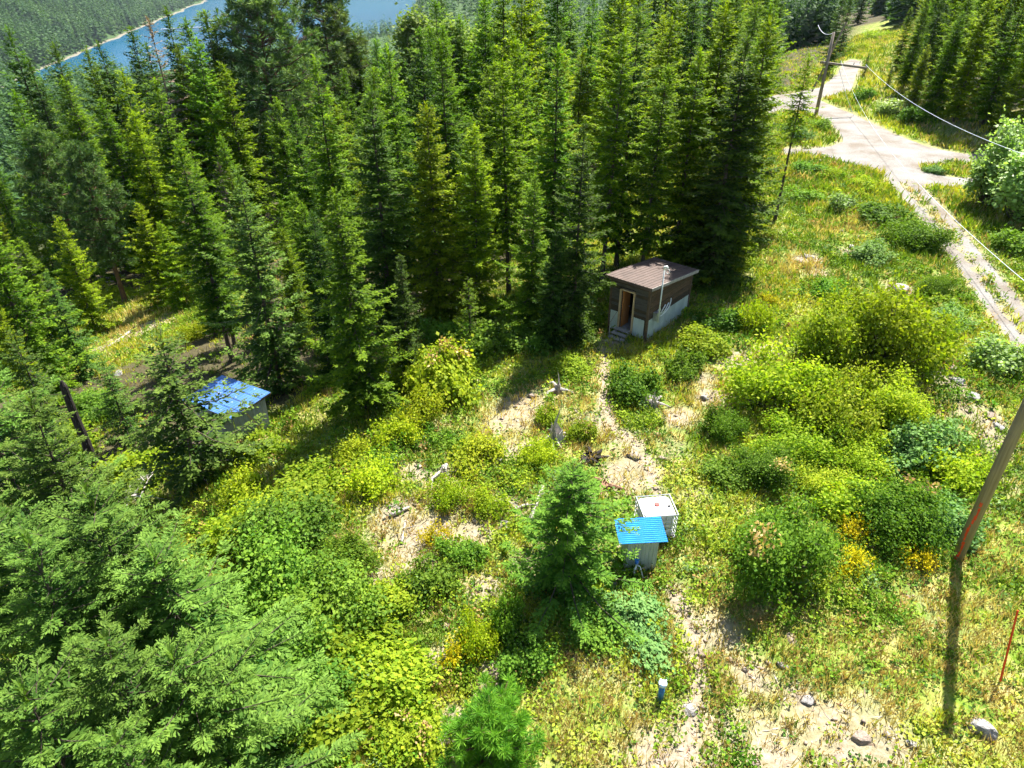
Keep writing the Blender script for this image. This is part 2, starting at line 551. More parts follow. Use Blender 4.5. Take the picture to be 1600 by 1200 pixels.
# ------------------------------------------------------------------ ground zones (where the soil shows, where the forest floor is)
PATH_A = [hit(px, py) for px, py in [(948, 552), (944, 585), (944, 625), (955, 660), (985, 688), (1005, 712), (1022, 748), (1026, 772)]]
PATH_B = [hit(px, py) for px, py in [(1052, 925), (1072, 965), (1088, 1010), (1092, 1060), (1084, 1110), (1075, 1180)]]
BARE_SPOTS = [(958, 536, 1.0), (946, 545, .8), (665, 838, 2.0), (625, 800, 1.5), (690, 790, 1.0), (810, 635, 1.6), (795, 655, 1.3), (640, 870, 1.0), (800, 790, .9), (745, 830, 1.0), (800, 700, .9),
              (975, 745, 1.4), (985, 690, 1.2), (930, 660, 1.2), (1140, 560, 1.2), (1190, 545, .9), (1100, 590, .9), (1110, 620, .9), (1060, 650, 1.0),
              (1120, 990, 1.0), (1180, 1060, 1.0), (1130, 1150, 1.1), (1250, 1090, .8), (1050, 1170, 1.6), (1300, 1150, 1.5), (1200, 1170, 1.6),
              (1380, 1160, 1.4), (770, 1060, .9), (705, 1150, .9), (760, 920, .8), (830, 880, .8), (1490, 600, 1.3), (1530, 650, 1.5), (1470, 560, 1.0),
              (1410, 455, 1.2), (1260, 405, 1.3), (1330, 395, 1.2), (1280, 430, 1.1), (1370, 400, .9), (200, 525, 2.2), (240, 505, 2.2), (160, 545, 1.6),
              (1000, 720, 1.0), (590, 900, .8), (650, 740, .8), (700, 740, .8), (900, 770, .9), (690, 1030, .7), (1560, 690, 1.2)]
BARE_W = [hit(a, b) + (r,) for a, b, r in BARE_SPOTS]
STRAW_SPOTS = [(810, 655, 2.6), (960, 700, 2.4), (660, 840, 2.4), (1110, 600, 2.2), (1190, 1090, 3.0), (720, 800, 1.8), (960, 620, 1.4), (1250, 420, 2.0), (900, 1130, 2.4), (1500, 960, 2.2), (1560, 860, 2.0), (1560, 1120, 1.6), (1080, 640, 1.5), (1150, 1000, 3.2), (1250, 1120, 3.0), (220, 500, 4),
               (1330, 360, 2.5), (900, 620, 1.2), (690, 640, 1.4), (1300, 1000, 1.6), (1400, 1050, 2.0), (1180, 560, 1.6)]
STRAW_W = [hit(a, b) + (r,) for a, b, r in STRAW_SPOTS]

def zones(x, y):
    wob = .55 + .9 * fbm(x / 1.3, y / 1.3, 21)
    bare = np.zeros(np.shape(x))
    for cx, cy, r in BARE_W:
        bare = np.maximum(bare, sstep(1.15, .35, np.hypot(x - cx, y - cy) / (r * wob)))
    bare = np.maximum(bare, .75 * sstep(2.2, .4, seg_dist(x, y, TRACK_MID[:3])))
    rd = road_sdf(x, y)
    bare = np.maximum(bare, .9 * sstep(.5, 0, rd))
    bare = np.maximum(bare, .45 * sstep(.60, .74, fbm(x / 2.0, y / 2.0, 40)))
    bank = bank_amount(x, y)
    bare = np.maximum(bare, .45 * sstep(1.5, 2.6, bank) * sstep(6, 4.5, bank))
    bare = bare * (.72 + .5 * fbm(x / .8, y / .8, 47, 2) - .15)
    for P, w in ((PATH_A, .27), (PATH_B, .33)):
        bare = np.maximum(bare, sstep(1.3, .5, seg_dist(x, y, P) / (w * wob)))
    straw = np.zeros(np.shape(x))
    for cx, cy, r in STRAW_W:
        straw = np.maximum(straw, sstep(1.3, .4, np.hypot(x - cx, y - cy) / (r * wob)))
    s = down_slope(x, y)
    forest = sstep(4, 10, s + 3 * (fbm(x / 4, y / 4, 31) - .5))
    lx, ly, _ = LEFT_CLEAR
    forest = forest * sstep(8, 12, np.hypot((x - lx), (y - ly) * .8))
    shx, shy, _ = SHED_SPOT
    forest = forest * sstep(2.2, 4, np.hypot(x - shx, y - shy))
    forest = np.maximum(forest, sstep(5, 9, bank))
    forest = forest * sstep(.0, 1.0, rd) * sstep(6, 10, seg_dist(x, y, NORTH))
    return bare, forest, straw
LEFT_CLEAR = hit(200, 505) + (0,)
SHED_SPOT = hit(430, 690) + (0,)

# ------------------------------------------------------------------ terrain, lake, road
def axis(lo, hi, a, b, step, grow):
    mid = list(np.arange(a, b, step))
    up, x, s = [], b, step
    while x < hi:
        up.append(x); s *= grow; x += s
    dn, x, s = [], a - step, step
    while x > lo:
        dn.append(x); s *= grow; x -= s
    return np.array(sorted(dn + mid + up))
gx = axis(-2600, 2200, -22, 30, .33, 1.075)
gy = axis(-90, 4600, 6, 46, .33, 1.06)
X, Y = np.meshgrid(gx, gy)
Z = height(X, Y)
bz, fz, sz = zones(X, Y)
nx, ny = len(gx), len(gy)
idx = np.arange(nx * ny).reshape(ny, nx)
quads = np.stack([idx[:-1, :-1], idx[:-1, 1:], idx[1:, 1:], idx[1:, :-1]], -1).reshape(-1, 4)
zc = np.stack([bz.ravel(), fz.ravel(), sz.ravel()], 1)
ground = link('ground', mesh_np('ground', np.stack([X, Y, Z], -1).reshape(-1, 3), quads, ground_material(), smooth=True, color=('zone', zc)))
tag(ground, 'sunny grassy clearing and forested slope falling away to the lake', 'ground', kind='structure')

wm = MB().add([(-2600, -80, LAKE_Z), (2200, -80, LAKE_Z), (2200, 4500, LAKE_Z), (-2600, 4500, LAKE_Z)], [(0, 1, 2, 3)])
tag(wm.build('lake_water', water_material()), 'deep blue lake far below the forested slope', 'lake', kind='structure')

def build_road():
    st = .4
    P = np.array(ROAD + RUT_L + RUT_R)
    xs = np.arange(P[:, 0].min() - 2, P[:, 0].max() + 2, st)
    ys = np.arange(P[:, 1].min() - 2, P[:, 1].max() + 2, st)
    X, Y = np.meshgrid(xs, ys)
    sd = road_sdf(X, Y) + .28 * (fbm(X / .9, Y / .9, 55, 2) - .5)
    e = .05
    g0 = (road_sdf(X + e, Y) - road_sdf(X - e, Y)) / (2 * e)
    g1 = (road_sdf(X, Y + e) - road_sdf(X, Y - e)) / (2 * e)
    idx = np.arange(X.size).reshape(X.shape)
    q = np.stack([idx[:-1, :-1], idx[:-1, 1:], idx[1:, 1:], idx[1:, :-1]], -1).reshape(-1, 4)
    neg = (sd < 0).ravel()
    q = q[neg[q].any(1)]
    out = sd > 0
    X2 = np.where(out, X - np.clip(sd, 0, .5) * g0, X)
    Y2 = np.where(out, Y - np.clip(sd, 0, .5) * g1, Y)
    Z2 = height(X2, Y2) + .03
    Z2 = np.where(out, Z2 - .035, Z2)
    used = np.unique(q)
    mp = np.full(X.size, -1)
    mp[used] = np.arange(len(used))
    V = np.stack([X2, Y2, Z2], -1).reshape(-1, 3)[used]
    me = mesh_np('gravel_road', V, mp[q], road_material(), smooth=True)
    tag(link('gravel_road', me), 'pale gravel road junction with a twin rut track', 'road', kind='structure')
build_road()

# ------------------------------------------------------------------ trees: needles as many small sprays on drooping limbs
def limb_tubes(segs):
    """segs: list of (p0,p1,p2,r) -> three-sided limbs"""
    mb_v, mb_f = [], []
    for p0, p1, p2, r in segs:
        n = len(mb_v)
        t = unit(p2 - p0)
        up = np.array([0, 0, 1.0]) if abs(t[2]) < .9 else np.array([1.0, 0, 0])
        a = unit(np.cross(t, up)); b = np.cross(t, a)
        for p, rr in ((p0, r), (p1, r * .65), (p2, r * .15)):
            for k in range(3):
                an = 2.094 * k
                mb_v.append(p + (a * math.cos(an) + b * math.sin(an)) * rr)
        for i in range(2):
            for k in range(3):
                mb_f.append((n + i * 3 + k, n + i * 3 + (k + 1) % 3, n + i * 3 + 3 + (k + 1) % 3, n + i * 3 + 3 + k))
    return mb_v, mb_f

def trunk_mesh(name, H, r0, rg, segs, mat, lean=0.0, sides=8, top=.97):
    n = 7
    v, f = [], []
    ph = rg.uniform(0, 6.28)
    for i in range(n):
        t = i / (n - 1)
        z = -.4 + (H * top + .4) * t
        r = r0 * (1 - t) ** .9 + .008
        if i == 0: r *= 1.3
        cx = lean * math.sin(t * 2.2 + ph) * .3
        cy = lean * math.cos(t * 1.7 + ph) * .3
        for k in range(sides):
            a = 2 * math.pi * k / sides
            v.append((cx + r * math.cos(a), cy + r * math.sin(a), z))
    for i in range(n - 1):
        for k in range(sides):
            f.append((i * sides + k, i * sides + (k + 1) % sides, (i + 1) * sides + (k + 1) % sides, (i + 1) * sides + k))
    lv, lf = limb_tubes(segs)
    off = len(v)
    v = v + [tuple(p) for p in lv]
    f = f + [tuple(i + off for i in q) for q in lf]
    return mesh_np(name, np.array(v), np.array(f), mat)

def fir_meshes(seed, H, Rd, mat, base=.10, step=.43, per=6, twig=.42, dens=.062, thick=.23, fine=1, sparse=0.08, bark='bark', droop=1.0, power=.8, bare_low=0.0):
    rg = np.random.default_rng(seed)
    ps, as_, bs, ts, segs = [], [], [], [], []
    z = H * base
    lop = rg.uniform(0, 6.28)
    gapt = rg.uniform(.5, 1.28, (14, 7))
    while z < H * .985:
        t = (z - H * base) / (H * (1 - base))
        n = per if t < .8 else max(4, per - 1)
        a0 = rg.uniform(0, 6.28)
        for k in range(n):
            if rg.random() < sparse: continue
            az = a0 + 6.283 * k / n + rg.normal(0, .25)
            L = Rd * ((1 - t) ** power) * min(1, .55 + t * 3.0) * rg.choice([.55, .8, 1.0, 1.12, 1.3], p=[.15, .25, .3, .2, .1]) * rg.uniform(.85, 1.1) * (1 + .15 * math.cos(az - lop)) * (gapt[int(t * 13.9), int((az % 6.283) / .8976) % 7] if t < .85 else 1) + .16
            el = R(-22 * droop + 62 * t ** 1.3 + rg.normal(0, 7))
            d = np.array([math.cos(az) * math.cos(el), math.sin(az) * math.cos(el), math.sin(el)])
            p0 = np.array([0, 0, z + rg.normal(0, step * .3)])
            sag = -.16 * L * droop * (1 - t)
            m = max(3, int(L / dens))
            r = rg.uniform(.0, 1, m) ** .72
            r = np.sort(r)
            c = p0 + d * (r * L)[:, None]
            c[:, 2] += sag * np.sin(r * 3.1) * .9 + .10 * L * r ** 3 * (1 - t)
            segs.append((p0, p0 + d * L * .5 + np.array([0, 0, sag * .9]), p0 + d * L * .9, .007 + .008 * L))
            side = np.where(np.arange(m) % 2 == 0, 1.0, -1.0)
            sw = R(58) * side * (1 - .45 * r) + rg.normal(0, .22, m)
            ta = az + sw
            tel = el * .5 + R(-8) * droop + rg.normal(0, .24, m)
            td = np.stack([np.cos(ta) * np.cos(tel), np.sin(ta) * np.cos(tel), np.sin(tel)], 1)
            tl = twig * (1.05 - .55 * r) * rg.uniform(.7, 1.3, m) * (.66 + .34 * (1 - t)) * (.6 + .4 * min(1, L / 1.2))
            for j in range(fine):
                # main spray and its side sprays
                if fine == 1:
                    pp, dd, ll = c, td, tl
                else:
                    fr = j / fine
                    pp = c + td * (tl * fr)[:, None]
                    sgn = 1 if j % 2 else -1
                    wv = unit(np.cross(td, np.array([0, 0, 1.0])))
                    dd = unit(td + wv * (sgn * rg.uniform(.5, 1.0, m))[:, None] + rg.normal(0, .18, (m, 3))) if j < fine - 1 else td
                    ll = tl * (.62 - .25 * fr)
                wv = unit(np.cross(dd, np.array([0, 0, 1.0])) + rg.normal(0, .45, (m, 3)))
                ps.append(pp); as_.append(dd * ll[:, None]); bs.append(wv * (ll * thick * (1.0 if fine == 1 else 1.5))[:, None])
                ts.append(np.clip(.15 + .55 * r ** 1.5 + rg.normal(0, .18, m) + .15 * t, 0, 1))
        z += step * (1 - .45 * t) * rg.uniform(.8, 1.2)
    # leader
    m = 60
    zz = np.linspace(H * .92, H, m)
    ls = (H / 14) ** .7
    an = rg.uniform(0, 6.28, m)
    dd = np.stack([np.cos(an) * .45, np.sin(an) * .45, np.full(m, .9)], 1)
    ps.append(np.stack([np.zeros(m), np.zeros(m), zz - .12 * ls], 1)); as_.append(dd * .30 * ls); bs.append(unit(np.cross(dd, [0, 0, 1.0])) * .026 * ls)
    ts.append(np.full(m, .8))
    # bare snags low on the stem
    for _ in range(int(10 + bare_low * 40)):
        zz = rg.uniform(.02, max(.03, base + bare_low * .4)) * H
        an = rg.uniform(0, 6.28)
        L = Rd * rg.uniform(.2, .6)
        p0 = np.array([0, 0, zz]); d = np.array([math.cos(an), math.sin(an), rg.uniform(-.3, .1)])
        segs.append((p0, p0 + d * L * .5, p0 + d * L, .018))
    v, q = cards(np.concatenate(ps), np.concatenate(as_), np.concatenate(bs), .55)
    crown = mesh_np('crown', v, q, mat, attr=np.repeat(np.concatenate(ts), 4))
    trunk = trunk_mesh('trunk', H, .0085 * H + .02, rg, segs, bark)
    return trunk, crown, H, Rd

def pine_meshes(seed, H, Rd, mat='pine_needles', base=.28, n_limb=80, bark='pine_bark', tuft=.34, puffs=9, per=34, sub=1.0, nw=.075):
    rg = np.random.default_rng(seed)
    ps, as_, bs, ts, segs = [], [], [], [], []
    for i in range(n_limb):
        t = (i + rg.random()) / n_limb
        z = H * (base + (1 - base) * t * .97)
        az = i * 2.4 + rg.normal(0, .4)
        prof = math.sin(math.pi * (.22 + .70 * t)) ** .7
        L = Rd * prof * rg.uniform(.6, 1.1)
        el = R(-12 + 55 * t + rg.normal(0, 10))
        d = np.array([math.cos(az) * math.cos(el), math.sin(az) * math.cos(el), math.sin(el)])
        p0 = np.array([0, 0, z])
        mid = p0 + d * L * .5 + np.array([0, 0, -.06 * L])
        end = p0 + d * L + np.array([0, 0, .10 * L])
        segs.append((p0, mid, end, .03 + .018 * L))
        k = max(4, int(puffs * (.45 + L / Rd)))
        for j in range(k):
            r = .28 + .72 * (j + rg.random()) / k
            c = p0 + (end - p0) * r + rg.normal(0, .14 * L * sub + .04, 3) * np.array([1, 1, .55])
            segs.append((p0 + (end - p0) * r * .8, (p0 + (end - p0) * r + c) / 2, c, .014))
            m = per
            dd = unit(rg.normal(0, 1, (m, 3)) + np.array([d[0], d[1], .75]) * .7)
            ps.append(np.repeat(c[None], m, 0)); ll = tuft * rg.uniform(.7, 1.2, m)
            as_.append(dd * ll[:, None])
            bs.append(unit(np.cross(dd, rg.normal(0, 1, (m, 3)))) * (ll * nw)[:, None])
            ts.append(np.clip(rg.normal(.4, .2) + rg.normal(0, .2, m), 0, 1))
    v, q = cards(np.concatenate(ps), np.concatenate(as_), np.concatenate(bs), .6)
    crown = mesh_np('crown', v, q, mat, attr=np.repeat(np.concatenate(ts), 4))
    trunk = trunk_mesh('trunk', H, .013 * H + .05, rg, segs, bark)
    return trunk, crown, H, Rd

def bush_meshes(seed, Rd, Hh, mat, leaf=.13, clumps=40, per=60, stems=9, spread=.24, aspect=.42, upright=0.0, flowers=0, hollow=.35, bark='twig_bark', trunk_h=0.0, shoots=36):
    """shrub of leafy clumps on stems that fan out from the foot"""
    rg = np.random.default_rng(seed)
    ps, as_, bs, ts, segs = [], [], [], [], []
    cen = []
    nl = 7
    la = np.arange(nl) * 6.283 / (nl - 1) + rg.normal(0, .35, nl)
    lr = Rd * rg.uniform(.35, .72, nl); lr[0] = .1 * Rd
    lobes = [(lr[i] * math.cos(la[i]), lr[i] * math.sin(la[i]), Rd * rg.uniform(.26, .48), Hh * rg.uniform(.45, 1.0)) for i in range(nl)]
    for i in range(clumps):
        lx, ly, lrad, lh = lobes[i % nl]
        az = rg.uniform(0, 6.283)
        ct = rg.uniform(0, 1) ** .8
        rad = rg.uniform(hollow, 1.0) ** .5
        sr = math.sqrt(max(0, 1 - ct * ct * .92))
        c = np.array([lx + math.cos(az) * lrad * rad * sr, ly + math.sin(az) * lrad * rad * sr,
                      trunk_h + (lh - trunk_h * .6) * (.10 + .86 * ct * (.75 + .25 * rad))])
        cen.append(c)
        m = int(per * rg.uniform(.6, 1.4))
        sp = spread * (Rd + Hh) / 2
        off = rg.normal(0, 1, (m, 3)) * np.array([sp, sp, sp * (.7 + upright)])
        p = c + off
        p[:, 2] = np.maximum(p[:, 2], .03)
        nrm = unit(rg.normal(0, .75, (m, 3)) + np.array([0, 0, .9]) + unit(p - np.array([0, 0, Hh * .3])) * .4)
        dd = unit(np.cross(nrm, rg.normal(0, 1, (m, 3))) + np.array([0, 0, upright]))
        ll = leaf * rg.uniform(.6, 1.35, m)
        ps.append(p); as_.append(dd * ll[:, None]); bs.append(unit(np.cross(nrm, dd)) * (ll * aspect)[:, None])
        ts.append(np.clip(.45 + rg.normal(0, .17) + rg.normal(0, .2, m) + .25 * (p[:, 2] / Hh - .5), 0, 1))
        foot = np.array([rg.normal(0, .08 * Rd), rg.normal(0, .08 * Rd), 0])
        mid = foot * .4 + c * .6 + np.array([0, 0, -.05 * Hh])
        if i < stems * 3:
            segs.append((foot + np.array([0, 0, -.1]), mid, c, .012 + .012 * Hh))
    for i in range(shoots):
        c = cen[rg.integers(0, len(cen))]
        tip = c + np.array([c[0] * .35 / Rd + rg.normal(0, .12), c[1] * .35 / Rd + rg.normal(0, .12), rg.uniform(.18, .42)]) * (Hh + Rd) * .42
        m = 14
        f_ = np.linspace(.1, 1, m)[:, None]
        p = c + (tip - c) * f_
        dd = unit(rg.normal(0, 1, (m, 3)) + (tip - c) * .8)
        ll = leaf * rg.uniform(.6, 1.2, m) * (1.15 - .4 * f_[:, 0])
        ps.append(p); as_.append(dd * ll[:, None]); bs.append(unit(np.cross(dd, rg.normal(0, 1, (m, 3)))) * (ll * aspect)[:, None])
        ts.append(np.clip(.6 + rg.normal(0, .2, m), 0, 1))
        segs.append((c, (c + tip) / 2, tip, .008))
    v, q = cards(np.concatenate(ps), np.concatenate(as_), np.concatenate(bs), .5)
    fol = mesh_np('foliage', v, q, mat, attr=np.repeat(np.concatenate(ts), 4))
    lv, lf = limb_tubes(segs)
    stem = mesh_np('stem', np.array(lv), np.array(lf), bark)
    fl = None
    if flowers:
        ps, as_, bs, ts = [], [], [], []
        order = sorted(cen, key=lambda c: -c[2] - .3 * np.hypot(c[0], c[1]))
        for c in order[:flowers]:
            m = 26
            p = c + rg.normal(0, 1, (m, 3)) * np.array([.13, .13, .09]) + np.array([0, 0, spread * Hh * .9])
            dd = unit(rg.normal(0, 1, (m, 3)) + np.array([0, 0, .6]))
            ps.append(p); as_.append(dd * .13); bs.append(unit(np.cross(dd, rg.normal(0, 1, (m, 3)))) * .04)
            ts.append(rg.uniform(0, 1, m))
        v, q = cards(np.concatenate(ps), np.concatenate(as_), np.concatenate(bs), .5)
        fl = mesh_np('blossom', v, q, 'rust_blossom', attr=np.repeat(np.concatenate(ts), 4))
    return stem, fol, fl, Rd, Hh

FIR = {}
def variants():
    for k, (mat, pw) in enumerate([('fir_needles', .85), ('fir_needles', .75), ('fir_needles', .95)]):
        FIR['fir%d' % k] = fir_meshes(100 + k, 14, 2.8, mat, base=.10, fine=3, power=pw, twig=.62, bare_low=.15)
    FIR['slim0'] = fir_meshes(120, 15, 2.2, 'fir_needles', base=.22, fine=3, power=.6, sparse=.08, twig=.60, bare_low=.4)
    FIR['slim1'] = fir_meshes(121, 16, 2.2, 'yellow_fir_needles', base=.26, fine=3, power=.6, sparse=.10, twig=.60, bare_low=.4)
    FIR['yellow0'] = fir_meshes(130, 14, 2.9, 'yellow_fir_needles', base=.08, fine=3, power=.75, twig=.66)
    FIR['yellow1'] = fir_meshes(131, 12, 2.6, 'yellow_fir_needles', base=.06, fine=3, power=.75, sparse=.06, twig=.60)
    FIR['dark0'] = fir_meshes(140, 15, 2.7, 'dark_fir_needles', base=.06, fine=3, power=.8, twig=.60)
    FIR['dark1'] = fir_meshes(141, 15, 2.2, 'dark_fir_needles', base=.12, fine=3, power=.65, sparse=.06, twig=.58)
    FIR['blue0'] = fir_meshes(150, 13, 2.9, 'blue_fir_needles', base=.05, fine=4, power=.8, twig=.58, dens=.09)
    FIR['airy0'] = fir_meshes(160, 7, 2.3, 'blue_fir_needles', base=.06, step=.38, per=5, fine=4, power=.6, twig=.46, dens=.085, sparse=.12)
    FIR['near0'] = fir_meshes(170, 9, 2.7, 'blue_fir_needles', base=.06, step=.44, per=6, fine=7, power=.72, twig=.46, dens=.048, thick=.125, sparse=.10)
    FIR['near1'] = fir_meshes(171, 8, 2.9, 'blue_fir_needles', base=.05, step=.46, per=6, fine=7, power=.66, twig=.48, dens=.048, thick=.125, sparse=.10)
    FIR['small0'] = fir_meshes(180, 4.6, 1.75, 'young_fir_needles', base=.03, step=.19, per=6, fine=5, power=.8, twig=.34, dens=.05, thick=.17)
    FIR['sapling0'] = fir_meshes(181, 3.6, 1.1, 'fir_needles', base=.03, step=.2, per=5, fine=3, power=.85, twig=.30, dens=.07)
    FIR['lean'] = fir_meshes(185, 15, 1.9, 'yellow_fir_needles', base=.56, step=.36, fine=2, power=.5, twig=.5, bare_low=.25)
    FIR['dead0'] = fir_meshes(190, 11, 1.7, 'dead_needles', base=.15, fine=1, power=.7, sparse=.35, twig=.35, bare_low=.6, bark='twig_bark')
    FIR['pine0'] = pine_meshes(200, 24, 5.2, n_limb=105, puffs=11, per=27, tuft=.56, base=.22)
    FIR['pine1'] = pine_meshes(201, 20, 3.6, n_limb=80, puffs=9, per=28, tuft=.50, base=.30)
    FIR['young_pine'] = pine_meshes(202, 2.6, 1.35, 'sapling_pine_needles', base=.05, n_limb=46, puffs=8, per=62, tuft=.27, sub=.6, nw=.034)
variants()

TREES = []          # (x, y, radius, height) of every placed tree
def tree(var, x, y, H, label, group=None, name='fir_tree', cat='tree', widen=1.0):
    tm, cm, H0, R0 = FIR[var]
    s = H / H0
    z = float(height(x, y))
    o = empty(name, (x, y, z - .05), rng.uniform(0, 6.28))
    o.scale = (s * widen, s * widen, s)
    o.rotation_euler[0] = rng.normal(0, .015)
    o.rotation_euler[1] = rng.normal(0, .015)
    tag(o, label, cat, group)
    link('trunk', tm, o)
    link('crown', cm, o)
    TREES.append((x, y, R0 * s * widen, H))
    return o

def tree_top(var, px, py, H, label, group=None, **kw):
    """tree whose tip shows at picture point (px,py) and that is H tall"""
    x, y = hit(px, py, H)
    return tree(var, x, y, H, label, group, **kw)

def tree_base(var, px, py, ptop, label, group=None, **kw):
    x, y, z = G(px, py)
    sp, cp = math.sin(PITCH), math.cos(PITCH)
    v = (ptop - 600) / FPX
    d = y / (cp - v * sp)
    H = CAM_Z - d * (sp + v * cp) - z
    return tree(var, x, y, H, label, group, **kw)

def tree_depth(var, px, py, dep, label, group=None, **kw):
    """tree whose tip shows at (px,py) and that stands dep metres into the picture"""
    d = ray(px, py) * dep
    return tree(var, float(d[0]), float(d[1]), CAM_Z + d[2] - float(height(d[0], d[1])), label, group, **kw)

leaf_mat('aspen_leaves', (.11, .20, .03), (.28, .38, .09), .42)
BUSH = {}
def bush_variants():
    BUSH['lime'] = [bush_meshes(300 + i, 1.0, 1.1, 'lime_leaves', leaf=.105, clumps=44, per=62, upright=.5, spread=.17, aspect=.32) for i in range(2)]
    BUSH['yellow'] = [bush_meshes(310 + i, 2.2, 2.2, 'yellow_green_leaves', leaf=.13, clumps=110, per=84, spread=.13, hollow=.2, aspect=.36, stems=14) for i in range(3)]
    BUSH['green'] = [bush_meshes(320 + i, 1.2, 1.3, 'green_leaves', leaf=.125, clumps=52, per=68, spread=.17) for i in range(3)]
    BUSH['broad'] = [bush_meshes(330 + i, 1.3, 1.3, 'yellow_green_leaves', leaf=.125, clumps=62, per=78, spread=.17, aspect=.44, flowers=5 if i else 0) for i in range(2)]
    BUSH['dark'] = [bush_meshes(340 + i, 1.6, 1.8, 'dark_leaves', leaf=.088, clumps=100, per=105, spread=.14, flowers=5 if i == 0 else 2) for i in range(2)]
    BUSH['thicket'] = [bush_meshes(350 + i, 1.7, 2.0, 'green_leaves', leaf=.105, clumps=95, per=80, spread=.15) for i in range(2)]
    BUSH['silver'] = [bush_meshes(360, 1.1, 1.3, 'silver_leaves', leaf=.15, clumps=45, per=50, spread=.17, aspect=.38)]
    BUSH['grey'] = [bush_meshes(370, 1.3, 1.2, 'grey_green_leaves', leaf=.11, clumps=55, per=66, spread=.17)]
    BUSH['gold'] = [bush_meshes(380, .55, .7, 'gold_leaves', leaf=.07, clumps=22, per=42, spread=.2, upright=.6, aspect=.3)]
    BUSH['cottonwood'] = [bush_meshes(390, 2.2, 6.0, 'silver_leaves', leaf=.24, clumps=130, per=56, spread=.09, aspect=.42, hollow=.15, stems=20, trunk_h=.6, upright=.2)]
    s_, f_, _, r_, h_ = bush_meshes(395, 3.0, 14.0, 'aspen_leaves', leaf=.34, clumps=210, per=56, spread=.065, aspect=.42, hollow=.2, stems=24, trunk_h=3.0, shoots=10)
    FIR['aspen'] = (s_, f_, h_, r_)
bush_variants()


# ------------------------------------------------------------------ named trees, read off the photograph
F1 = 'conifers in the dense stand behind the clearing'
tree_depth('pine0', 392, -38, 74, 'huge broad dark pine towering above the forest in front of the lake', name='pine_tree', widen=1.25)
tree_depth('pine1', 502, -22, 92, 'tall rounded pine right of the huge pine at the lake edge', name='pine_tree', widen=1.3)
tree_depth('dark1', 536, -2, 96, 'narrow near-black fir touching the tall rounded pine, by the right lake arm')
tree_depth('dark0', 258, 10, 70, 'tall pointed dark fir standing before the lake, left of the huge pine')
tree_depth('dead0', 236, 26, 68, 'thin brownish half-bare conifer just left of the tall pointed fir by the lake')
tree_depth('slim0', 316, 14, 72, 'slim spire-topped conifer overlapping the lake bridge, left of the huge pine')
tree_depth('fir1', 294, 58, 66, 'mid green conifer filling the gap between two spires below the bridge')
tree_depth('yellow1', 192, 112, 64, 'pale olive conifer at the near end of the blue water, left')
tree_depth('dark0', 165, 62, 76, 'dark conifer at the left foot of the far wooded bank')
tree_depth('dark1', 82, 66, 80, 'very dark narrow conifer near the upper left corner')
tree_depth('fir0', 130, 72, 78, 'brown-green conifer second from the left water edge, upper left')
tree_depth('dark0', 10, 40, 76, 'dark conifer cut by the left picture edge near the top')
tree_depth('pine1', 60, 205, 58, 'grey-green bushy pine at the left edge of the forest', name='pine_tree', widen=1.15)
tree_depth('pine1', 120, 232, 56, 'second grey-green bushy pine, just right of the left-edge pine', name='pine_tree', widen=1.1)
tree_depth('slim0', 240, 120, 60, 'tall thin fir with bare lower stem left of the dark lakeside firs')
tree_depth('fir2', 455, 163, 58, 'light green slender fir right of the huge pine trunk')
tree_depth('fir0', 350, 208, 55, 'leafy green fir below the huge pine trunk')
tree_depth('yellow1', 275, 222, 56, 'light olive fir in the row under the dark lakeside firs')
tree_depth('dead0', 292, 262, 54, 'greyish dying fir with bare twigs in the left forest')
tree_depth('dead0', 345, 252, 55, 'second greyish dying fir, right of the first in the left forest')
tree_base('blue0', 440, 610, 262, 'big blue-green spruce-like fir behind the left blue-roofed shed', widen=1.05)
tree_base('dark0', 528, 590, 325, 'dark fir squeezed between the big blue-green fir and the bright one')
tree_base('fir0', 572, 640, 288, 'bright green fir with dark leaning stem beside the big blue-green fir', widen=1.15)
tree_base('dark0', 612, 520, 135, 'tall dark dense fir in the middle of the left forest', widen=1.2)
tree_base('yellow0', 690, 510, 155, 'tall yellow-green fir with bare lower stem left of the twin stems')
tree_base('yellow1', 262, 478, 318, 'yellow-green fir at the right edge of the small left meadow', widen=1.2)
tree_base('yellow1', 285, 482, 345, 'lower yellow-green fir nearest the small left meadow', widen=1.1)
tree_base('fir0', 190, 425, 300, 'olive fir at the far side of the small left meadow')
tree_depth('yellow1', 88, 340, 50, 'olive fir with dense crown left of the small meadow')
tree_depth('fir1', 25, 372, 47, 'olive fir at the left picture edge level with the small meadow')
tree_base('blue0', 135, 590, 424, 'pointed light green fir below the small left meadow')
tree_base('blue0', 20, 600, 442, 'pale green fir at the left edge, beside the small meadow')
tree_base('airy0', 314, 756, 520, 'airy pale green fir with visible dark stem left of the blue-roofed shed', widen=1.35)
tree_base('airy0', 205, 690, 560, 'small airy fir between the charred snag and the blue-roofed shed')
tree_base('airy0', 85, 690, 520, 'thin light fir just behind the charred snag', widen=.9)
tree_base('fir2', 545, 470, 85, 'tall fir below the right lake arm')
tree_base('fir1', 640, 440, 68, 'very tall green fir left of the forest centre')
tree_base('slim0', 712, 470, 58, 'tall slim fir with its dark stem showing all the way')
tree_base('dark1', 640, 600, 395, 'short dark fir at the forest foot left of the sapling')
tree_base('sapling0', 735, 545, 438, 'small bright fir sapling at the forest foot', cat='tree')
tree_base('dark0', 893, 535, 184, 'dense dark green fir with full crown, left of the brown cabin', widen=.95)
tree_base('fir0', 828, 520, 268, 'mid-height light green fir left of the dense dark fir')
tree_base('dark0', 858, 545, 356, 'low bushy dark fir at the forest foot left of the brown cabin', widen=1.2)
tree_base('yellow0', 745, 500, 190, 'yellow-green fir in front of the twin dark stems')
tree_base('slim1', 795, 460, 90, 'slim yellow-green fir at the forest centre')
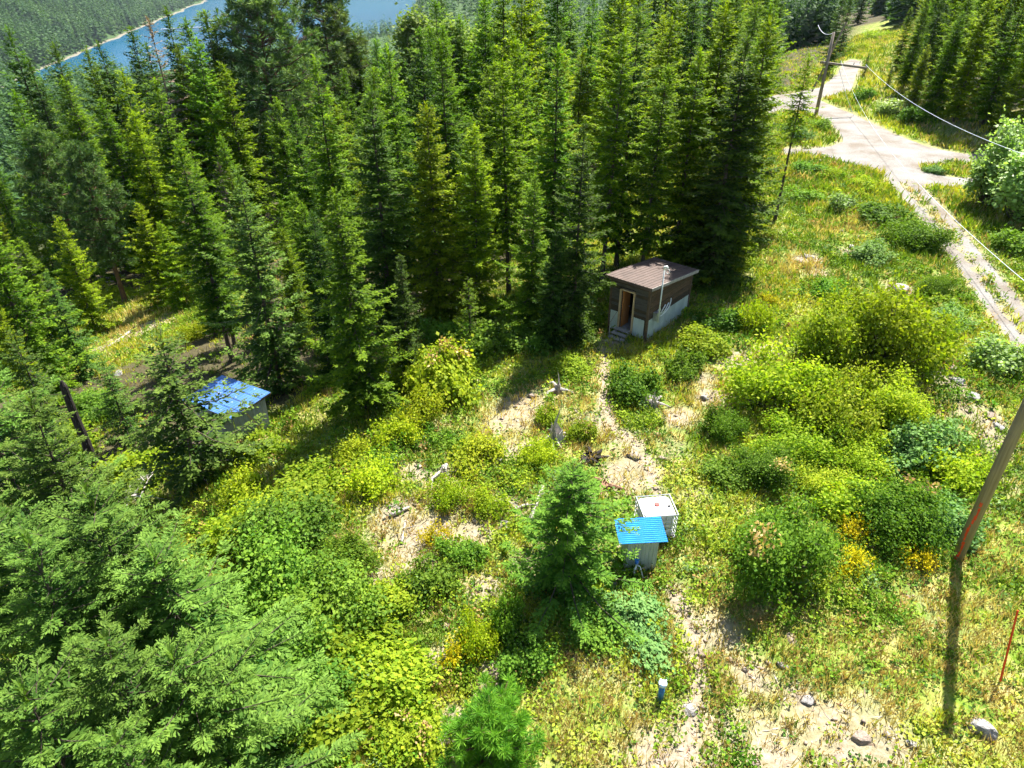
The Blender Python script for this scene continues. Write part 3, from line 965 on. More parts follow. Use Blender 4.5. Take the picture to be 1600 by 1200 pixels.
tree_base('fir2', 862, 440, 68, 'tall green fir above the dense dark fir')
tree_base('slim1', 940, 440, 44, 'tall slim yellow-tipped fir behind the dense dark fir')
tree_base('dark1', 962, 420, 10, 'dark spire reaching the top of the picture, centre right')
tree_base('slim0', 1000, 440, 100, 'slim fir with bare stem rising behind the brown cabin, left')
tree_base('slim1', 1012, 400, 24, 'bright slim spire behind the brown cabin')
tree_base('yellow0', 1050, 430, 74, 'yellow-green fir directly behind the brown cabin roof')
tree_base('yellow0', 1086, 400, 4, 'very tall bright yellow-green fir behind the brown cabin', widen=1.05)
tree_base('dark0', 1106, 444, 50, 'full dark fir shading the right end of the brown cabin', widen=1.3)
tree_base('yellow0', 1138, 428, 22, 'tall broad yellow-green fir right of the brown cabin', widen=.95)
tree_base('dark1', 1120, 415, 150, 'dark fir between the two tallest yellow-green firs')
tree_base('fir0', 1130, 378, 60, 'fir at the right corner of the forest above the clearing')
tree_base('fir1', 1152, 318, 4, 'tall fir left of the slim leaning tree by the road')
tree_base('lean', 1210, 347, 80, 'slim leaning tree with long bare stem beside the road junction')
tree_base('fir2', 1165, 255, -8, 'tall fir at the left side of the road junction')
tree_base('dark0', 1200, 140, -18, 'dark fir behind the road-side utility pole')
tree_base('fir0', 1150, 215, 8, 'green fir between the junction and the slim leaning tree')
tree_base('dark0', 1310, 90, -25, 'dark fir left of the road that leads away')
tree_base('dark1', 1290, 118, -20, 'dark narrow fir above the road-side utility pole top')
RB = 'conifers on the bank above the road'
for var, px, py, top, lab, w in [
        ('dark0', 1385, 140, 100, 'low dark fir on the bank nearest the road fork', 1.2), ('yellow1', 1425, 170, 70, 'olive fir on the bank right of the low dark fir', 1.1),
        ('fir0', 1455, 178, 15, 'tall green fir on the bank above the gravel road', 1.1), ('yellow0', 1490, 188, -10, 'large olive fir on the bank, second from the right edge', 1.1),
        ('fir2', 1535, 195, -15, 'large green fir on the bank near the right edge', 1.1), ('yellow1', 1590, 205, 20, 'olive fir on the bank cut by the right edge', 1.2),
        ('fir1', 1400, 110, 10, 'green fir on the bank right of the road that leads away', 1.0), ('slim0', 1470, 150, -30, 'slim fir at the back of the right bank', 1.0),
        ('dark0', 1340, 38, -70, 'dark fir at the far end of the road leading away', 1.0), ('fir0', 1372, 24, -75, 'green fir behind the grassy slope at the top edge', 1.1),
        ('dark1', 1398, 20, -70, 'dark narrow fir behind the grassy slope at the top edge', 1.2), ('fir2', 1424, 28, -60, 'green fir at the upper corner of the grassy slope', 1.1),
        ('yellow1', 1560, 200, 95, 'short olive fir at the front of the right bank', 1.0), ('dark0', 1350, 118, 82, 'small dark fir right at the edge of the road leading away', 1.0)]:
    tree_base(var, px, py, top, lab, RB, widen=w)

BK = 'tall trees in the rear ranks against the top edge'
for var, px, py, dep, lab in [('aspen', 642, 8, 105, 'pale rounded broadleaf tree right of the right lake arm'), ('aspen', 672, 22, 98, 'second pale rounded broadleaf tree, right of the first'),
        ('dark1', 690, -6, 112, 'dark tall conifer behind the pale broadleaf trees'), ('fir1', 722, 22, 96, 'green conifer right of the pale broadleaf trees at the back'),
        ('aspen', 752, 30, 100, 'pale rounded tree above the forest centre'), ('dark0', 785, 2, 112, 'dark conifer at the top edge above the forest centre'),
        ('fir0', 818, 20, 98, 'green conifer in the rear rank above the mid-height light fir'), ('slim1', 846, -4, 108, 'slim yellowish spire at the top edge, centre'),
        ('dark0', 884, -12, 104, 'dark broad conifer at the top edge, right of centre'), ('fir2', 918, 8, 96, 'green conifer in the rear rank left of the dark spire'),
        ('dark1', 985, -14, 98, 'dark narrow conifer at the top edge above the cabin'), ('fir1', 1040, -8, 96, 'green conifer at the top edge right of the cabin line'),
        ('fir0', 1130, -16, 92, 'tall conifer at the top edge between the two yellow-green giants'), ('slim0', 590, 60, 92, 'slim conifer standing in front of the right lake arm shore'),
        ('fir2', 560, 48, 96, 'conifer at the foot of the right lake arm'), ('fir0', 470, 92, 84, 'conifer beside the violet-grey house roof'),
        ('fir1', 425, 150, 66, 'conifer against the huge pine trunk, right'), ('dark1', 222, 66, 74, 'dark spire left of the half-bare conifer by the lake'),
        ('fir2', 275, 70, 70, 'conifer in front of the lake between the dark firs'), ('yellow1', 345, 100, 66, 'olive conifer at the left side of the huge pine'),
        ('dark1', 200, 42, 78, 'dark spire rising into the left end of the blue water'), ('fir1', 285, 26, 76, 'green spire in front of the bridge, between dark firs'),
        ('dark1', 334, 36, 74, 'dark spire touching the left side of the huge pine'), ('fir0', 450, 60, 88, 'green conifer closing the gap right of the huge pine'),
        ('dark0', 45, 90, 72, 'dark conifer second from the left edge near the top'), ('fir1', 105, 118, 68, 'mid green conifer below the very dark narrow one'),
        ('fir0', 155, 150, 62, 'green conifer above the grey-green bushy pines'), ('slim1', 208, 170, 62, 'slim olive conifer right of the bushy pines'), ('fir2', 20, 140, 62, 'green conifer at the left edge above the bushy pine')]:
    tree_depth(var, px, py, dep, lab, BK if dep > 90 else None, name='broadleaf_tree' if var == 'aspen' else 'fir_tree')

# big firs close to the camera, lower left
NL = 'large pale green firs close by, lower left'
tree_top('near0', 25, 615, 8.5, 'large pale green fir at the left edge, topmost of the near group', NL)
tree_top('near1', 130, 760, 8.0, 'large pale green fir left of the fallen grey branches', NL)
tree_top('near0', 20, 845, 8.0, 'large pale green fir at the left edge, middle of the near group', NL)
tree_top('near1', 238, 850, 7.2, 'large pale green fir in the middle of the near group', NL, widen=1.2)
tree_top('near0', 150, 985, 7.5, 'large pale green fir low in the near group', NL, widen=1.1)
tree_top('near1', 280, 1000, 6.6, 'large pale green fir on the right side of the near group', NL, widen=1.15)
tree_top('near1', 20, 1075, 7.5, 'large pale green fir in the bottom left corner', NL)
tree_top('near0', 185, 1150, 6.6, 'large pale green fir at the bottom edge of the near group', NL, widen=1.1)
tree_top('near0', -60, 740, 8.5, 'large pale green fir cut by the left edge above the near group', NL)
tree_top('near1', -70, 560, 8.5, 'pale green fir cut by the left edge below the small meadow', NL)
tree_base('small0', 880, 918, 726, 'dense young fir left of the small blue-roofed water shed', name='young_fir', widen=1.3)
tree_top('young_pine', 768, 1122, 1.75, 'bushy long-needled young pine at the bottom edge', name='young_pine', widen=1.3)

# ------------------------------------------------------------------ the rest of the stand
KEEP_OPEN = [(945, 395, 1105, 560), (318, 585, 470, 690), (120, 445, 305, 545), (1345, 180, 1425, 300), (180, 20, 335, 88), (440, 10, 475, 75), (546, -60, 640, 44),
             (1215, 60, 1345, 270), (1320, 25, 1400, 120), (466, 100, 496, 122), (640, 92, 662, 106), (1425, 216, 1520, 300)]
PINE_BOX = (335, 0, 452, 205)
def blocks_view(x, y, H, rad):
    z = float(height(x, y))
    for k in range(9):
        t = .05 + .95 * k / 8
        for sx in (-.6, 0, .6):
            px, py, d = project(x + sx * rad * (1 - t), y, z + H * t)
            if d < 72 and PINE_BOX[0] < px < PINE_BOX[2] and py < PINE_BOX[3]: return True
            for a, b, c, e in KEEP_OPEN:
                if a < px < c and b < py < e: return True
    return False

NIND = 0
cd = np.sqrt(rng.uniform(38 ** 2, 190 ** 2, 16000))
ca = rng.uniform(-.72, .66, 16000)
cs = np.argsort(cd)
cd, ca = cd[cs], ca[cs]
cx, cy = cd * np.sin(ca), cd * np.cos(ca)
csl, cbk, crd = down_slope(cx, cy), bank_amount(cx, cy), road_sdf(cx, cy)
cok = ((csl > 9) | ((cbk > 4.5) & (cx > 30))) & (crd > 3.5)
cok &= (np.hypot(cx - LEFT_CLEAR[0] - 1.5, (cy - LEFT_CLEAR[1] - 2.5) * .8) > 12) & (np.hypot(cx - SHED_SPOT[0], cy - SHED_SPOT[1]) > 5)
cand = np.stack([cd, cx, cy], 1)[cok].tolist()
ZONES = [(0, lambda px: px < 390), (1, lambda px: px < 700), (2, lambda px: px < 960), (3, lambda px: px < 1290), (4, lambda px: True)]
for d, x, y in cand:
    if NIND >= 194: break
    gap = 3.4 + max(0, d - 45) * .045 if x < 30 else 2.7 + max(0, d - 80) * .02
    if any((x - t[0]) ** 2 + (y - t[1]) ** 2 < gap * gap for t in TREES): continue
    H = rng.choice([7.5, 10.5, 13, 15, 16.5], p=[.16, .24, .3, .2, .1]) * rng.uniform(.9, 1.08)
    if x < -8 and d < 62: H = min(H, 12.5)
    if d > 68 and -14 < x < 45: H *= 1.3
    if blocks_view(x, y, H, 2.4):
        H = rng.uniform(5, 8)
        if blocks_view(x, y, H, 2.0): continue
    px, py, dd = project(x, y, float(height(x, y)) + H)
    if not (-60 < px < 1660 and py > -140): continue
    var = rng.choice(['fir0', 'fir1', 'fir2', 'slim0', 'slim1', 'yellow0', 'yellow1', 'dark0', 'dark1'], p=[.15, .15, .13, .13, .11, .11, .08, .08, .06])
    look = {'fir': 'green full-crowned', 'sli': 'slim bare-stemmed', 'yel': 'yellow-green', 'dar': 'dark green'}[var[:3]]
    if H < 9: look = 'short ' + look
    elif H > 14.5: look = 'tall ' + look
    zi = [t(px) for _, t in ZONES].index(True)
    row = 'front rows' if dd < 58 else ('middle rows' if dd < 78 else 'back rows')
    place_ = ['stand left of the huge pine', 'left-centre stand', 'stand left of the cabin', 'stand between cabin and road', 'wood on the right bank'][zi]
    tree(var, x, y, H, '%s conifer in the %s of the %s' % (look, row, place_), '%s, %s' % (place_, row), widen=rng.uniform(.72, 1.1))
    NIND += 1
LAST_D = d

# far woods: one mass of small conifers running down to the lake and up the far bank
def far_woods():
    rg = np.random.default_rng(77)
    # templates: jagged tiers
    def tmpl(seed, n):
        r = np.random.default_rng(seed)
        t = np.linspace(.02, .98, n)
        az = np.arange(n) * 2.4 + r.normal(0, .4, n)
        p = np.stack([np.zeros(n), np.zeros(n), .08 + .90 * t], 1)
        L = .19 * (1 - t) ** .8 * r.uniform(.7, 1.2, n) + .02
        dd = np.stack([np.cos(az), np.sin(az), r.normal(-.3, .2, n)], 1)
        side = unit(np.cross(dd, [0, 0, 1.0]) + r.normal(0, .25, (n, 3))) * (L * (.24 if n > 50 else .5))[:, None]
        v, q = cards(p, dd * L[:, None], side, .6)
        return v.reshape(n, 4, 3), np.repeat(np.clip(r.normal(.4, .22, n), 0, 1), 4)
    T = [tmpl(s, 90) for s in range(4)] + [tmpl(s, 24) for s in range(4)]
    pts = []
    for lo, hi, n, sc in ((LAST_D - 14, 330, 2700, 1.15), (330, 1400, 6000, 2.2)):
        d = np.sqrt(rg.uniform(lo ** 2, hi ** 2, n))
        az = rg.uniform(-.74, .70, n)
        pts.append(np.stack([d * np.sin(az), d * np.cos(az), np.full(n, sc)], 1))
    m = 22000
    l = 2 + 330 * rg.random(m); along = rg.uniform(-700, 1700, m)
    pts.append(np.stack([-691 - .981 * l - .192 * along, 1338 - .192 * l + .981 * along, np.full(m, 3.2)], 1))
    P = np.concatenate(pts)
    z = height(P[:, 0], P[:, 1])
    bank = bank_amount(P[:, 0], P[:, 1])
    ok = (z > LAKE_Z + rg.uniform(.6, 3.0, len(P))) & (road_sdf(P[:, 0], P[:, 1]) > 5)
    dist = np.hypot(P[:, 0], P[:, 1])
    ok &= ~((bank > -25) & (P[:, 0] > 25) & (dist < 210))
    ok &= ~((bank < 6) & (down_slope(P[:, 0], P[:, 1]) < 8))
    nz = fbm(P[:, 0] / 45, P[:, 1] / 45, 15)
    ok &= rg.random(len(P)) < np.clip(.25 + 1.6 * nz, 0, 1)
    Hs = rg.uniform(8, 17, len(P)) * (.7 + .9 * fbm(P[:, 0] / 70, P[:, 1] / 70, 16)) * P[:, 2] ** .5
    px, py, dd = project(P[:, 0], P[:, 1], z)
    tx, ty, td = project(P[:, 0], P[:, 1], z + Hs)
    ok &= (tx > -60) & (tx < 1660) & (py > -30)
    for a, b, c, e in [(180, 20, 335, 88), (440, 10, 475, 75), (546, -60, 640, 44), (1320, 25, 1400, 120), (466, 100, 496, 122), (640, 92, 662, 106)]:
        hid = (dist < 1150) & (tx > a - 4) & (tx < c + 4) & (ty < e) & (py > b)
        ok &= ~hid
    P, z, Hs, nz = P[ok], z[ok], Hs[ok], nz[ok]
    V, A = [], []
    which = rg.integers(0, 4, len(P)) + np.where(np.hypot(P[:, 0], P[:, 1]) > 330, 4, 0)
    for k in range(8):
        w = which == k
        tv, tt = T[k]
        a = rg.uniform(0, 6.28, w.sum())
        ca, sa = np.cos(a)[:, None], np.sin(a)[:, None]
        tvf = tv.reshape(-1, 3)
        h = Hs[w][:, None]
        wd = h * rg.uniform(.75, 1.25, (w.sum(), 1))
        xx = (tvf[None, :, 0] * ca - tvf[None, :, 1] * sa) * wd + P[w, 0][:, None]
        yy = (tvf[None, :, 0] * sa + tvf[None, :, 1] * ca) * wd + P[w, 1][:, None]
        zz = tvf[None, :, 2] * h + z[w][:, None] - .5
        V.append(np.stack([xx, yy, zz], -1).reshape(-1, 3))
        tint = tt[None] * .6 + rg.uniform(0, .3, (w.sum(), 1)) + (nz[w][:, None] - .35) * .8 + 0 * xx
        A.append(np.clip(tint, 0, 1).ravel())
    V = np.concatenate(V)
    o = link('far_woods', mesh_np('far_woods', V, np.arange(len(V)).reshape(-1, 4), 'far_needles', attr=np.concatenate(A)))
    tag(o, 'distant mass of conifers down to the lake and up its far bank', 'forest', kind='stuff')
    return len(P)
NFAR = far_woods()

# ------------------------------------------------------------------ shrubs
BASE_R = {k: (v[0][3], v[0][4]) for k, v in BUSH.items()}
BUSHES = []
def bush(kind, px, py, rad, hgt, label, group=None, name='shrub', cat='shrub', var=None, back=.55):
    """shrub whose foot, as seen, lies at picture point (px,py); 'back' moves it behind that line by part of its radius"""
    x, y, z = G(px, py)
    y2 = y + back * rad
    x2 = x * (y2 / y) ** .5
    z2 = float(height(x2, y2))
    L = BUSH[kind]
    stem, fol, fl, r0, h0 = L[(var if var is not None else len(BUSHES)) % len(L)]
    o = empty(name, (x2, y2, z2), rng.uniform(0, 6.28))
    sxy = rng.uniform(.82, 1.22)
    o.scale = (rad / r0 * sxy, rad / r0 / sxy, hgt / h0 * rng.uniform(.92, 1.08))
    tag(o, label, cat, group)
    link('stem', stem, o)
    link('foliage', fol, o)
    if fl is not None: link('blossom', fl, o)
    BUSHES.append((x2, y2, rad))
    return o

YS = 'tall yellow-green shrubs on the rubble mound'
bush('yellow', 1385, 590, 2.7, 3.9, 'largest yellow-green shrub with dark branching stems on the mound', YS, name='tall_shrub')
bush('yellow', 1290, 590, 2.1, 2.9, 'yellow-green shrub left of the largest one on the mound', YS, name='tall_shrub')
bush('yellow', 1225, 660, 2.2, 2.7, 'yellow-green shrub at the left end of the mound thicket', YS, name='tall_shrub')
bush('yellow', 1310, 690, 2.2, 2.7, 'yellow-green shrub at the centre of the mound thicket', YS, name='tall_shrub')
bush('yellow', 1395, 690, 1.7, 2.2, 'yellow-green shrub at the right end of the mound thicket', YS, name='tall_shrub')
bush('yellow', 1255, 735, 1.7, 1.7, 'yellow-green shrub in front of the mound thicket', YS, name='tall_shrub')
bush('yellow', 1340, 745, 1.5, 1.3, 'low yellow-green shrub in front of the mound, right', YS, name='tall_shrub')
bush('yellow', 1440, 560, 1.4, 1.9, 'yellow-green shrub at the back right of the mound near the rubble', YS, name='tall_shrub')
DS = 'dark shrubs with buff flower heads'
bush('dark', 1205, 930, 1.8, 2.2, 'large round dark green shrub with buff flower heads, right of the water tank', DS, name='flowering_shrub', var=0)
bush('dark', 1190, 770, 1.2, 1.3, 'dark shrub with buff plumes below the mound thicket', DS, name='flowering_shrub', var=0)
bush('dark', 1130, 690, .9, 1.3, 'dark shrub with rust plumes at the left foot of the mound', DS, name='flowering_shrub', var=0)
bush('dark', 1405, 860, 1.5, 1.7, 'dark green shrub left of the leaning utility pole', DS, name='flowering_shrub', var=1)
bush('broad', 1325, 815, 1.2, 1.0, 'yellow-green bush between the two big dark shrubs', name='leafy_bush', var=0)
bush('grey', 1430, 740, 1.7, 1.3, 'soft grey-green shrub at the right foot of the mound')
bush('grey', 1475, 850, 1.2, 1.1, 'grey-green shrub close beside the utility pole')
bush('lime', 1500, 775, 1.3, 1.2, 'bright lime shrub behind the leaning utility pole')
bush('green', 1130, 760, .9, .7, 'low green shrub up-right of the white water tank')
bush('yellow', 1275, 775, 1.2, 1.0, 'yellow-green shrub tucked below the middle of the mound thicket', YS, name='tall_shrub')
for px, py, lab in [(1310, 800, 'yellow-flowered clump left of the dark pole-side shrub'), (1335, 850, 'yellow-flowered clump right of the large round dark shrub'),
                    (1330, 900, 'lowest yellow-flowered clump right of the large round dark shrub'), (1435, 895, 'small yellow-flowered clump below the dark pole-side shrub'),
                    (1200, 480, 'yellow-flowered clump in the upper clearing'), (680, 860, 'yellow-flowered clump on the bare patch left of the young fir'),
                    (720, 1050, 'small yellow clump above the young pine')]:
    bush('gold', px, py, .55, .7, lab, 'yellow-flowered clumps', name='flower_clump')
LS = 'bright lime shrubs across the clearing'
bush('lime', 742, 735, 1.25, .85, 'wide low lime shrub left of the grey stump', LS)
bush('lime', 842, 728, .75, .85, 'round compact lime shrub at the grey stump', LS)
bush('lime', 585, 780, 1.05, 1.25, 'tall lime shrub in the left half of the clearing', LS)
bush('lime', 705, 800, .7, .9, 'small upright lime shrub left of the young fir', LS)
bush('lime', 765, 812, .75, .8, 'lime shrub between the upright one and the young fir', LS)
bush('lime', 745, 1035, .6, 1.0, 'upright lime shrub below the young fir shadow', LS)
bush('lime', 375, 800, 1.0, 1.2, 'lime shrub right of the near pale firs', LS)
bush('lime', 660, 665, 1.1, 1.2, 'lime shrub below the maple-like bush at the forest foot', LS)
bush('lime', 620, 700, 1.0, 1.0, 'lime shrub left of the wide low one', LS)
bush('lime', 1180, 520, .9, 1.4, 'upright lime shrub right of the brown cabin', LS)
bush('lime', 545, 730, .9, .9, 'lime shrub between blue-roofed shed and clearing', LS)
bush('broad', 690, 625, 2.0, 1.9, 'big maple-like bush with reddish tips at the forest foot', name='leafy_bush', var=1)
bush('broad', 640, 610, 1.3, 1.5, 'second maple-like bush, left of the big one', name='leafy_bush', var=0)
bush('broad', 856, 668, .65, .75, 'orange-tipped bush left of the grey stump spike', name='leafy_bush', var=1)
bush('broad', 910, 690, .65, .75, 'orange-tipped bush right of the grey stump spike', name='leafy_bush', var=1)
bush('broad', 890, 588, 1.0, .7, 'low leafy bush between forest foot and footpath', name='leafy_bush', var=0)
bush('broad', 400, 722, 1.2, .9, 'leafy bush with orange tips in front of the blue-roofed shed', name='leafy_bush', var=1)
bush('broad', 345, 695, .9, .8, 'leafy bush at the left corner of the blue-roofed shed', name='leafy_bush', var=0)
bush('green', 985, 628, 1.15, 1.3, 'round deep green bush beside the footpath below the cabin steps', var=0)
bush('green', 1072, 595, .9, 1.0, 'green bush right of the round bush by the footpath')
bush('broad', 1098, 556, 1.25, .9, 'sprawling bright bush against the long wall of the brown cabin', name='leafy_bush', var=0)
bush('green', 1130, 520, 1.2, 1.1, 'green bush behind the sprawling bright bush at the cabin')
bush('green', 915, 530, .9, 1.0, 'shaded bush just left of the cabin steps')
bush('grey', 880, 500, 1.6, 1.8, 'pale shaded bush under the dense dark fir')
bush('green', 780, 560, 1.5, 1.3, 'shaded bush at the forest foot right of the sapling')
bush('green', 835, 550, 1.2, 1.1, 'shaded bush at the forest foot below the low dark fir')
bush('green', 700, 545, 1.2, 1.3, 'shaded bush at the forest foot left of the sapling')
TH = 'green thicket right of the near firs'
bush('thicket', 440, 880, 1.9, 1.9, 'thicket bush at the top of the green thicket beside the near firs', TH, name='thicket_bush')
bush('dark', 545, 905, 1.0, 1.1, 'small round dark bush at the right edge of the green thicket', var=1)
bush('thicket', 430, 985, 2.0, 2.4, 'large bush in the middle of the green thicket', TH, name='thicket_bush')
bush('thicket', 510, 1000, 1.7, 1.8, 'bush at the right side of the green thicket', TH, name='thicket_bush')
bush('thicket', 420, 1100, 1.8, 1.9, 'bush near the bottom of the green thicket', TH, name='thicket_bush')
bush('thicket', 500, 1150, 1.5, 1.5, 'lowest bush of the green thicket', TH, name='thicket_bush')
bush('broad', 395, 860, 1.4, 1.2, 'yellowish bush where thicket and near firs meet', name='leafy_bush', var=0)
bush('broad', 480, 800, 1.5, 1.0, 'low yellowish bush above the green thicket', name='leafy_bush', var=0)
bush('broad', 560, 1060, 1.3, .9, 'leafy yellow-green bush right of the thicket', name='leafy_bush', var=0)
bush('broad', 610, 1100, 1.3, .8, 'leafy yellow-green bush left of the young pine', name='leafy_bush', var=0)
bush('broad', 540, 1170, 1.4, .9, 'leafy yellow-green bush at the bottom edge', name='leafy_bush', var=0)
bush('broad', 640, 1190, 1.0, .7, 'leafy bush touching the bottom edge left of the pine', name='leafy_bush', var=1)
bush('broad', 590, 985, 1.1, .8, 'yellow-green bush above the leafy pair, left clearing', name='leafy_bush', var=0)
bush('green', 670, 935, .9, .9, 'green bush on the slope left of the young fir', var=1)
bush('green', 725, 890, .7, .7, 'small green bush close left of the young fir')
bush('green', 795, 1000, .45, 1.2, 'narrow upright bush at the edge of the young fir shadow', var=2)
bush('green', 815, 1060, .8, .8, 'green bush above the young pine, right')
bush('grey', 1000, 1015, 1.4, .45, 'bluish grey-green bush below the small water shed')
bush('green', 920, 1010, .9, .6, 'green bush below the young fir, left of the bluish bush')
bush('silver', 1550, 590, 1.3, 1.4, 'silvery shrub between the mound and the track', name='silver_shrub')
bush('silver', 1312, 332, 1.0, 1.1, 'small silvery shrub near the top of the clearing', name='silver_shrub')
bush('grey', 1480, 520, 1.4, 1.0, 'grey-green shrub at the track edge above the silvery shrub')
bush('dark', 1438, 395, 1.9, 1.7, 'broad dark leafy shrub on the track edge', name='leafy_bush', var=1)
bush('dark', 1462, 470, 1.0, 1.2, 'dark upright shrub beside the track, below the broad one', var=1)
bush('green', 1380, 350, 1.8, 1.3, 'green shrub on the slope left of the broad track-side shrub')
bush('grey', 1360, 415, 1.6, 1.1, 'grey-green shrub in the upper clearing near the pale rocks')
bush('green', 1295, 470, 1.0, .9, 'green shrub above the largest yellow-green shrub')
bush('lime', 1300, 280, 1.3, .8, 'lime shrub along the lower edge of the road junction', LS)
bush('lime', 1345, 296, 1.2, .7, 'lime shrub at the corner of junction and track', LS)
bush('green', 1262, 275, 1.3, .9, 'green shrub at the forest corner by the junction')
bush('green', 1250, 320, 1.5, 1.0, 'green shrub near the foot of the slim leaning tree')
bush('green', 1280, 203, 1.2, 1.0, 'green bush at the foot of the road-side utility pole')
bush('grey', 1245, 222, 1.7, 1.3, 'grey-green bush left of the small island in the junction')
bush('grey', 1462, 272, 1.0, .5, 'low bush on the grass island by the track start')
bush('cottonwood', 1548, 335, 2.2, 6.6, 'tall silvery broadleaf tree right of the track', name='broadleaf_tree', cat='tree', group='silvery broadleaf trees by the track')
bush('cottonwood', 1600, 360, 2.6, 5.0, 'second silvery broadleaf tree at the right edge', name='broadleaf_tree', cat='tree', group='silvery broadleaf trees by the track')
bush('green', 1590, 400, 1.5, 1.4, 'green shrub under the right-edge broadleaf tree')
bush('silver', 1390, 182, 1.4, 1.4, 'pale shrub at the foot of the road bank', name='silver_shrub')
bush('green', 1440, 195, 1.8, 1.6, 'shaded green shrub on the road bank')
bush('green', 1350, 160, 1.5, 1.6, 'green shrub at the tip of the road bank')
bush('lime', 1370, 60, 3.0, 1.5, 'lime growth on the slope beside the road leading away', LS)
bush('lime', 1340, 80, 2.4, 1.5, 'lime growth left of the road leading away', LS)
bush('lime', 150, 475, 2.4, .8, 'lime growth in the small left meadow', LS)
bush('lime', 200, 470, 2.2, .8, 'lime growth at the back of the small left meadow', LS)
bush('lime', 298, 535, 1.0, 1.1, 'small lime bush at the right end of the left meadow', LS)
bush('green', 60, 580, 1.6, 1.4, 'green bush left below the small meadow')
bush('broad', 110, 720, 1.5, 1.4, 'yellow-green bush at the foot of the charred snag', name='leafy_bush', var=0)
bush('broad', 215, 770, 1.6, 1.3, 'yellow-green bush right of the charred snag', name='leafy_bush', var=0)
bush('thicket', 150, 660, 1.6, 1.6, 'green bush behind the charred snag')

# ------------------------------------------------------------------ ground plants (nobody could count these)
def cover():
    rg = np.random.default_rng(5)
    def sample(n, d0, d1):
        d = rg.uniform(d0 ** .55, d1 ** .55, n) ** (1 / .55)
        az = rg.uniform(-1, 1, n) * (.71 + .33 * np.clip((34 - d) / 18, 0, 1))
        return d * np.sin(az), d * np.cos(az)
    def kept(x, y, want):
        z = height(x, y)
        px, py, dd = project(x, y, z)
        ok = (px > -60) & (px < 1660) & (py > -20) & (py < 1290) & (road_sdf(x, y) > .12)
        b, f, s = zones(x, y)
        return ok & (rg.random(len(x)) < want(b, f, s, x, y)), z, b, f, s
    greens = np.array([[.14, .22, .020], [.22, .30, .024], [.33, .37, .030], [.42, .41, .045], [.10, .18, .030]])
    straws = np.array([[.46, .37, .13], [.56, .48, .21], [.38, .31, .10], [.40, .27, .12]])
    def colour(n, strawness, x, y):
        g = fbm(x / 3.2, y / 3.2, 61)
        gi = np.clip((g - .32) * 9 + rg.normal(0, .9, n), 0, 3.99).astype(int)
        gi = np.where(rg.random(n) < .14, 4, gi)
        c = greens[gi] * rg.uniform(.75, 1.25, (n, 1))
        st = rg.random(n) < strawness
        c[st] = straws[rg.integers(0, 4, st.sum())] * rg.uniform(.8, 1.2, (st.sum(), 1))
        return c
    # grass
    x, y = sample(66000, 9.5, 75)
    ok, z, b, f, s = kept(x, y, lambda b, f, s, x, y: np.clip((1 - .86 * b) * (1 - .9 * f) * (.45 + .75 * fbm(x / 1.6, y / 1.6, 71)), 0, 1))
    x, y, z, b, s = x[ok], y[ok], z[ok], b[ok], s[ok]
    n, k = len(x), 8
    dist = np.hypot(x, y)
    c = colour(n, np.clip(.20 + .7 * s + .35 * b + .6 * (fbm(x / 2.4, y / 2.4, 83) - .5), 0, .95), x, y)
    hgt = (.10 + .24 * fbm(x / 2.0, y / 2.0, 90)) * rg.uniform(.7, 1.4, n) * (1 + dist / 60)
    an = rg.uniform(0, 6.28, (n, k)); lean = rg.uniform(.12, .95, (n, k))
    dd = unit(np.stack([np.cos(an) * lean, np.sin(an) * lean, np.ones((n, k))], -1))
    L = hgt[:, None] * rg.uniform(.6, 1.2, (n, k))
    p = np.stack([x[:, None] + rg.normal(0, .055, (n, k)) * (1 + dist[:, None] / 30), y[:, None] + rg.normal(0, .055, (n, k)) * (1 + dist[:, None] / 30), np.repeat(z[:, None] - .02, k, 1)], -1)
    w = (.007 + .00045 * dist)[:, None] * rg.uniform(.8, 1.4, (n, k))
    side = unit(np.cross(dd, rg.normal(0, 1, (n, k, 3)))) * w[..., None]
    v, q = cards(p.reshape(-1, 3), (dd * L[..., None]).reshape(-1, 3), side.reshape(-1, 3), .4)
    o = link('meadow_grass', mesh_np('meadow_grass', v, q, 'ground_plants', color=('plant_colour', np.repeat(c, k * 4, 0))))
    tag(o, 'rough green and straw coloured grass over the clearing', 'grass', kind='stuff')
    n1 = n
    # rougher grass along the far road
    d = rg.uniform(55, 220, 30000); az = rg.uniform(.16, .68, 30000)
    x, y = d * np.sin(az), d * np.cos(az)
    ok, z, b, f, s = kept(x, y, lambda b, f, s, x, y: np.clip((1 - .6 * b) * (1 - .8 * f), 0, 1))
    ok &= road_sdf(x, y) > .45
    ok &= (bank_amount(x, y) < 7) | (seg_dist(x, y, NORTH) < 14)
    x, y, z = x[ok], y[ok], z[ok]
    m, k2 = len(x), 6
    c2 = colour(m, np.clip(.25 + .6 * (fbm(x / 6, y / 6, 83) - .5), 0, .9), x, y)
    an = rg.uniform(0, 6.28, (m, k2))
    dd = unit(np.stack([np.cos(an) * .6, np.sin(an) * .6, np.ones((m, k2))], -1))
    L = rg.uniform(.35, .8, (m, k2))
    pp = np.stack([x[:, None] + rg.normal(0, .25, (m, k2)), y[:, None] + rg.normal(0, .25, (m, k2)), np.repeat(z[:, None] - .03, k2, 1)], -1)
    sd = unit(np.cross(dd, rg.normal(0, 1, (m, k2, 3)))) * .06
    v, q = cards(pp.reshape(-1, 3), (dd * L[..., None]).reshape(-1, 3), sd.reshape(-1, 3), .4)
    o = link('roadside_grass', mesh_np('roadside_grass', v, q, 'ground_plants', color=('plant_colour', np.repeat(c2, k2 * 4, 0))))
    tag(o, 'tall rough grass along the far gravel road', 'grass', kind='stuff')
    # leafy weeds
    x, y = sample(42000, 9.5, 70)
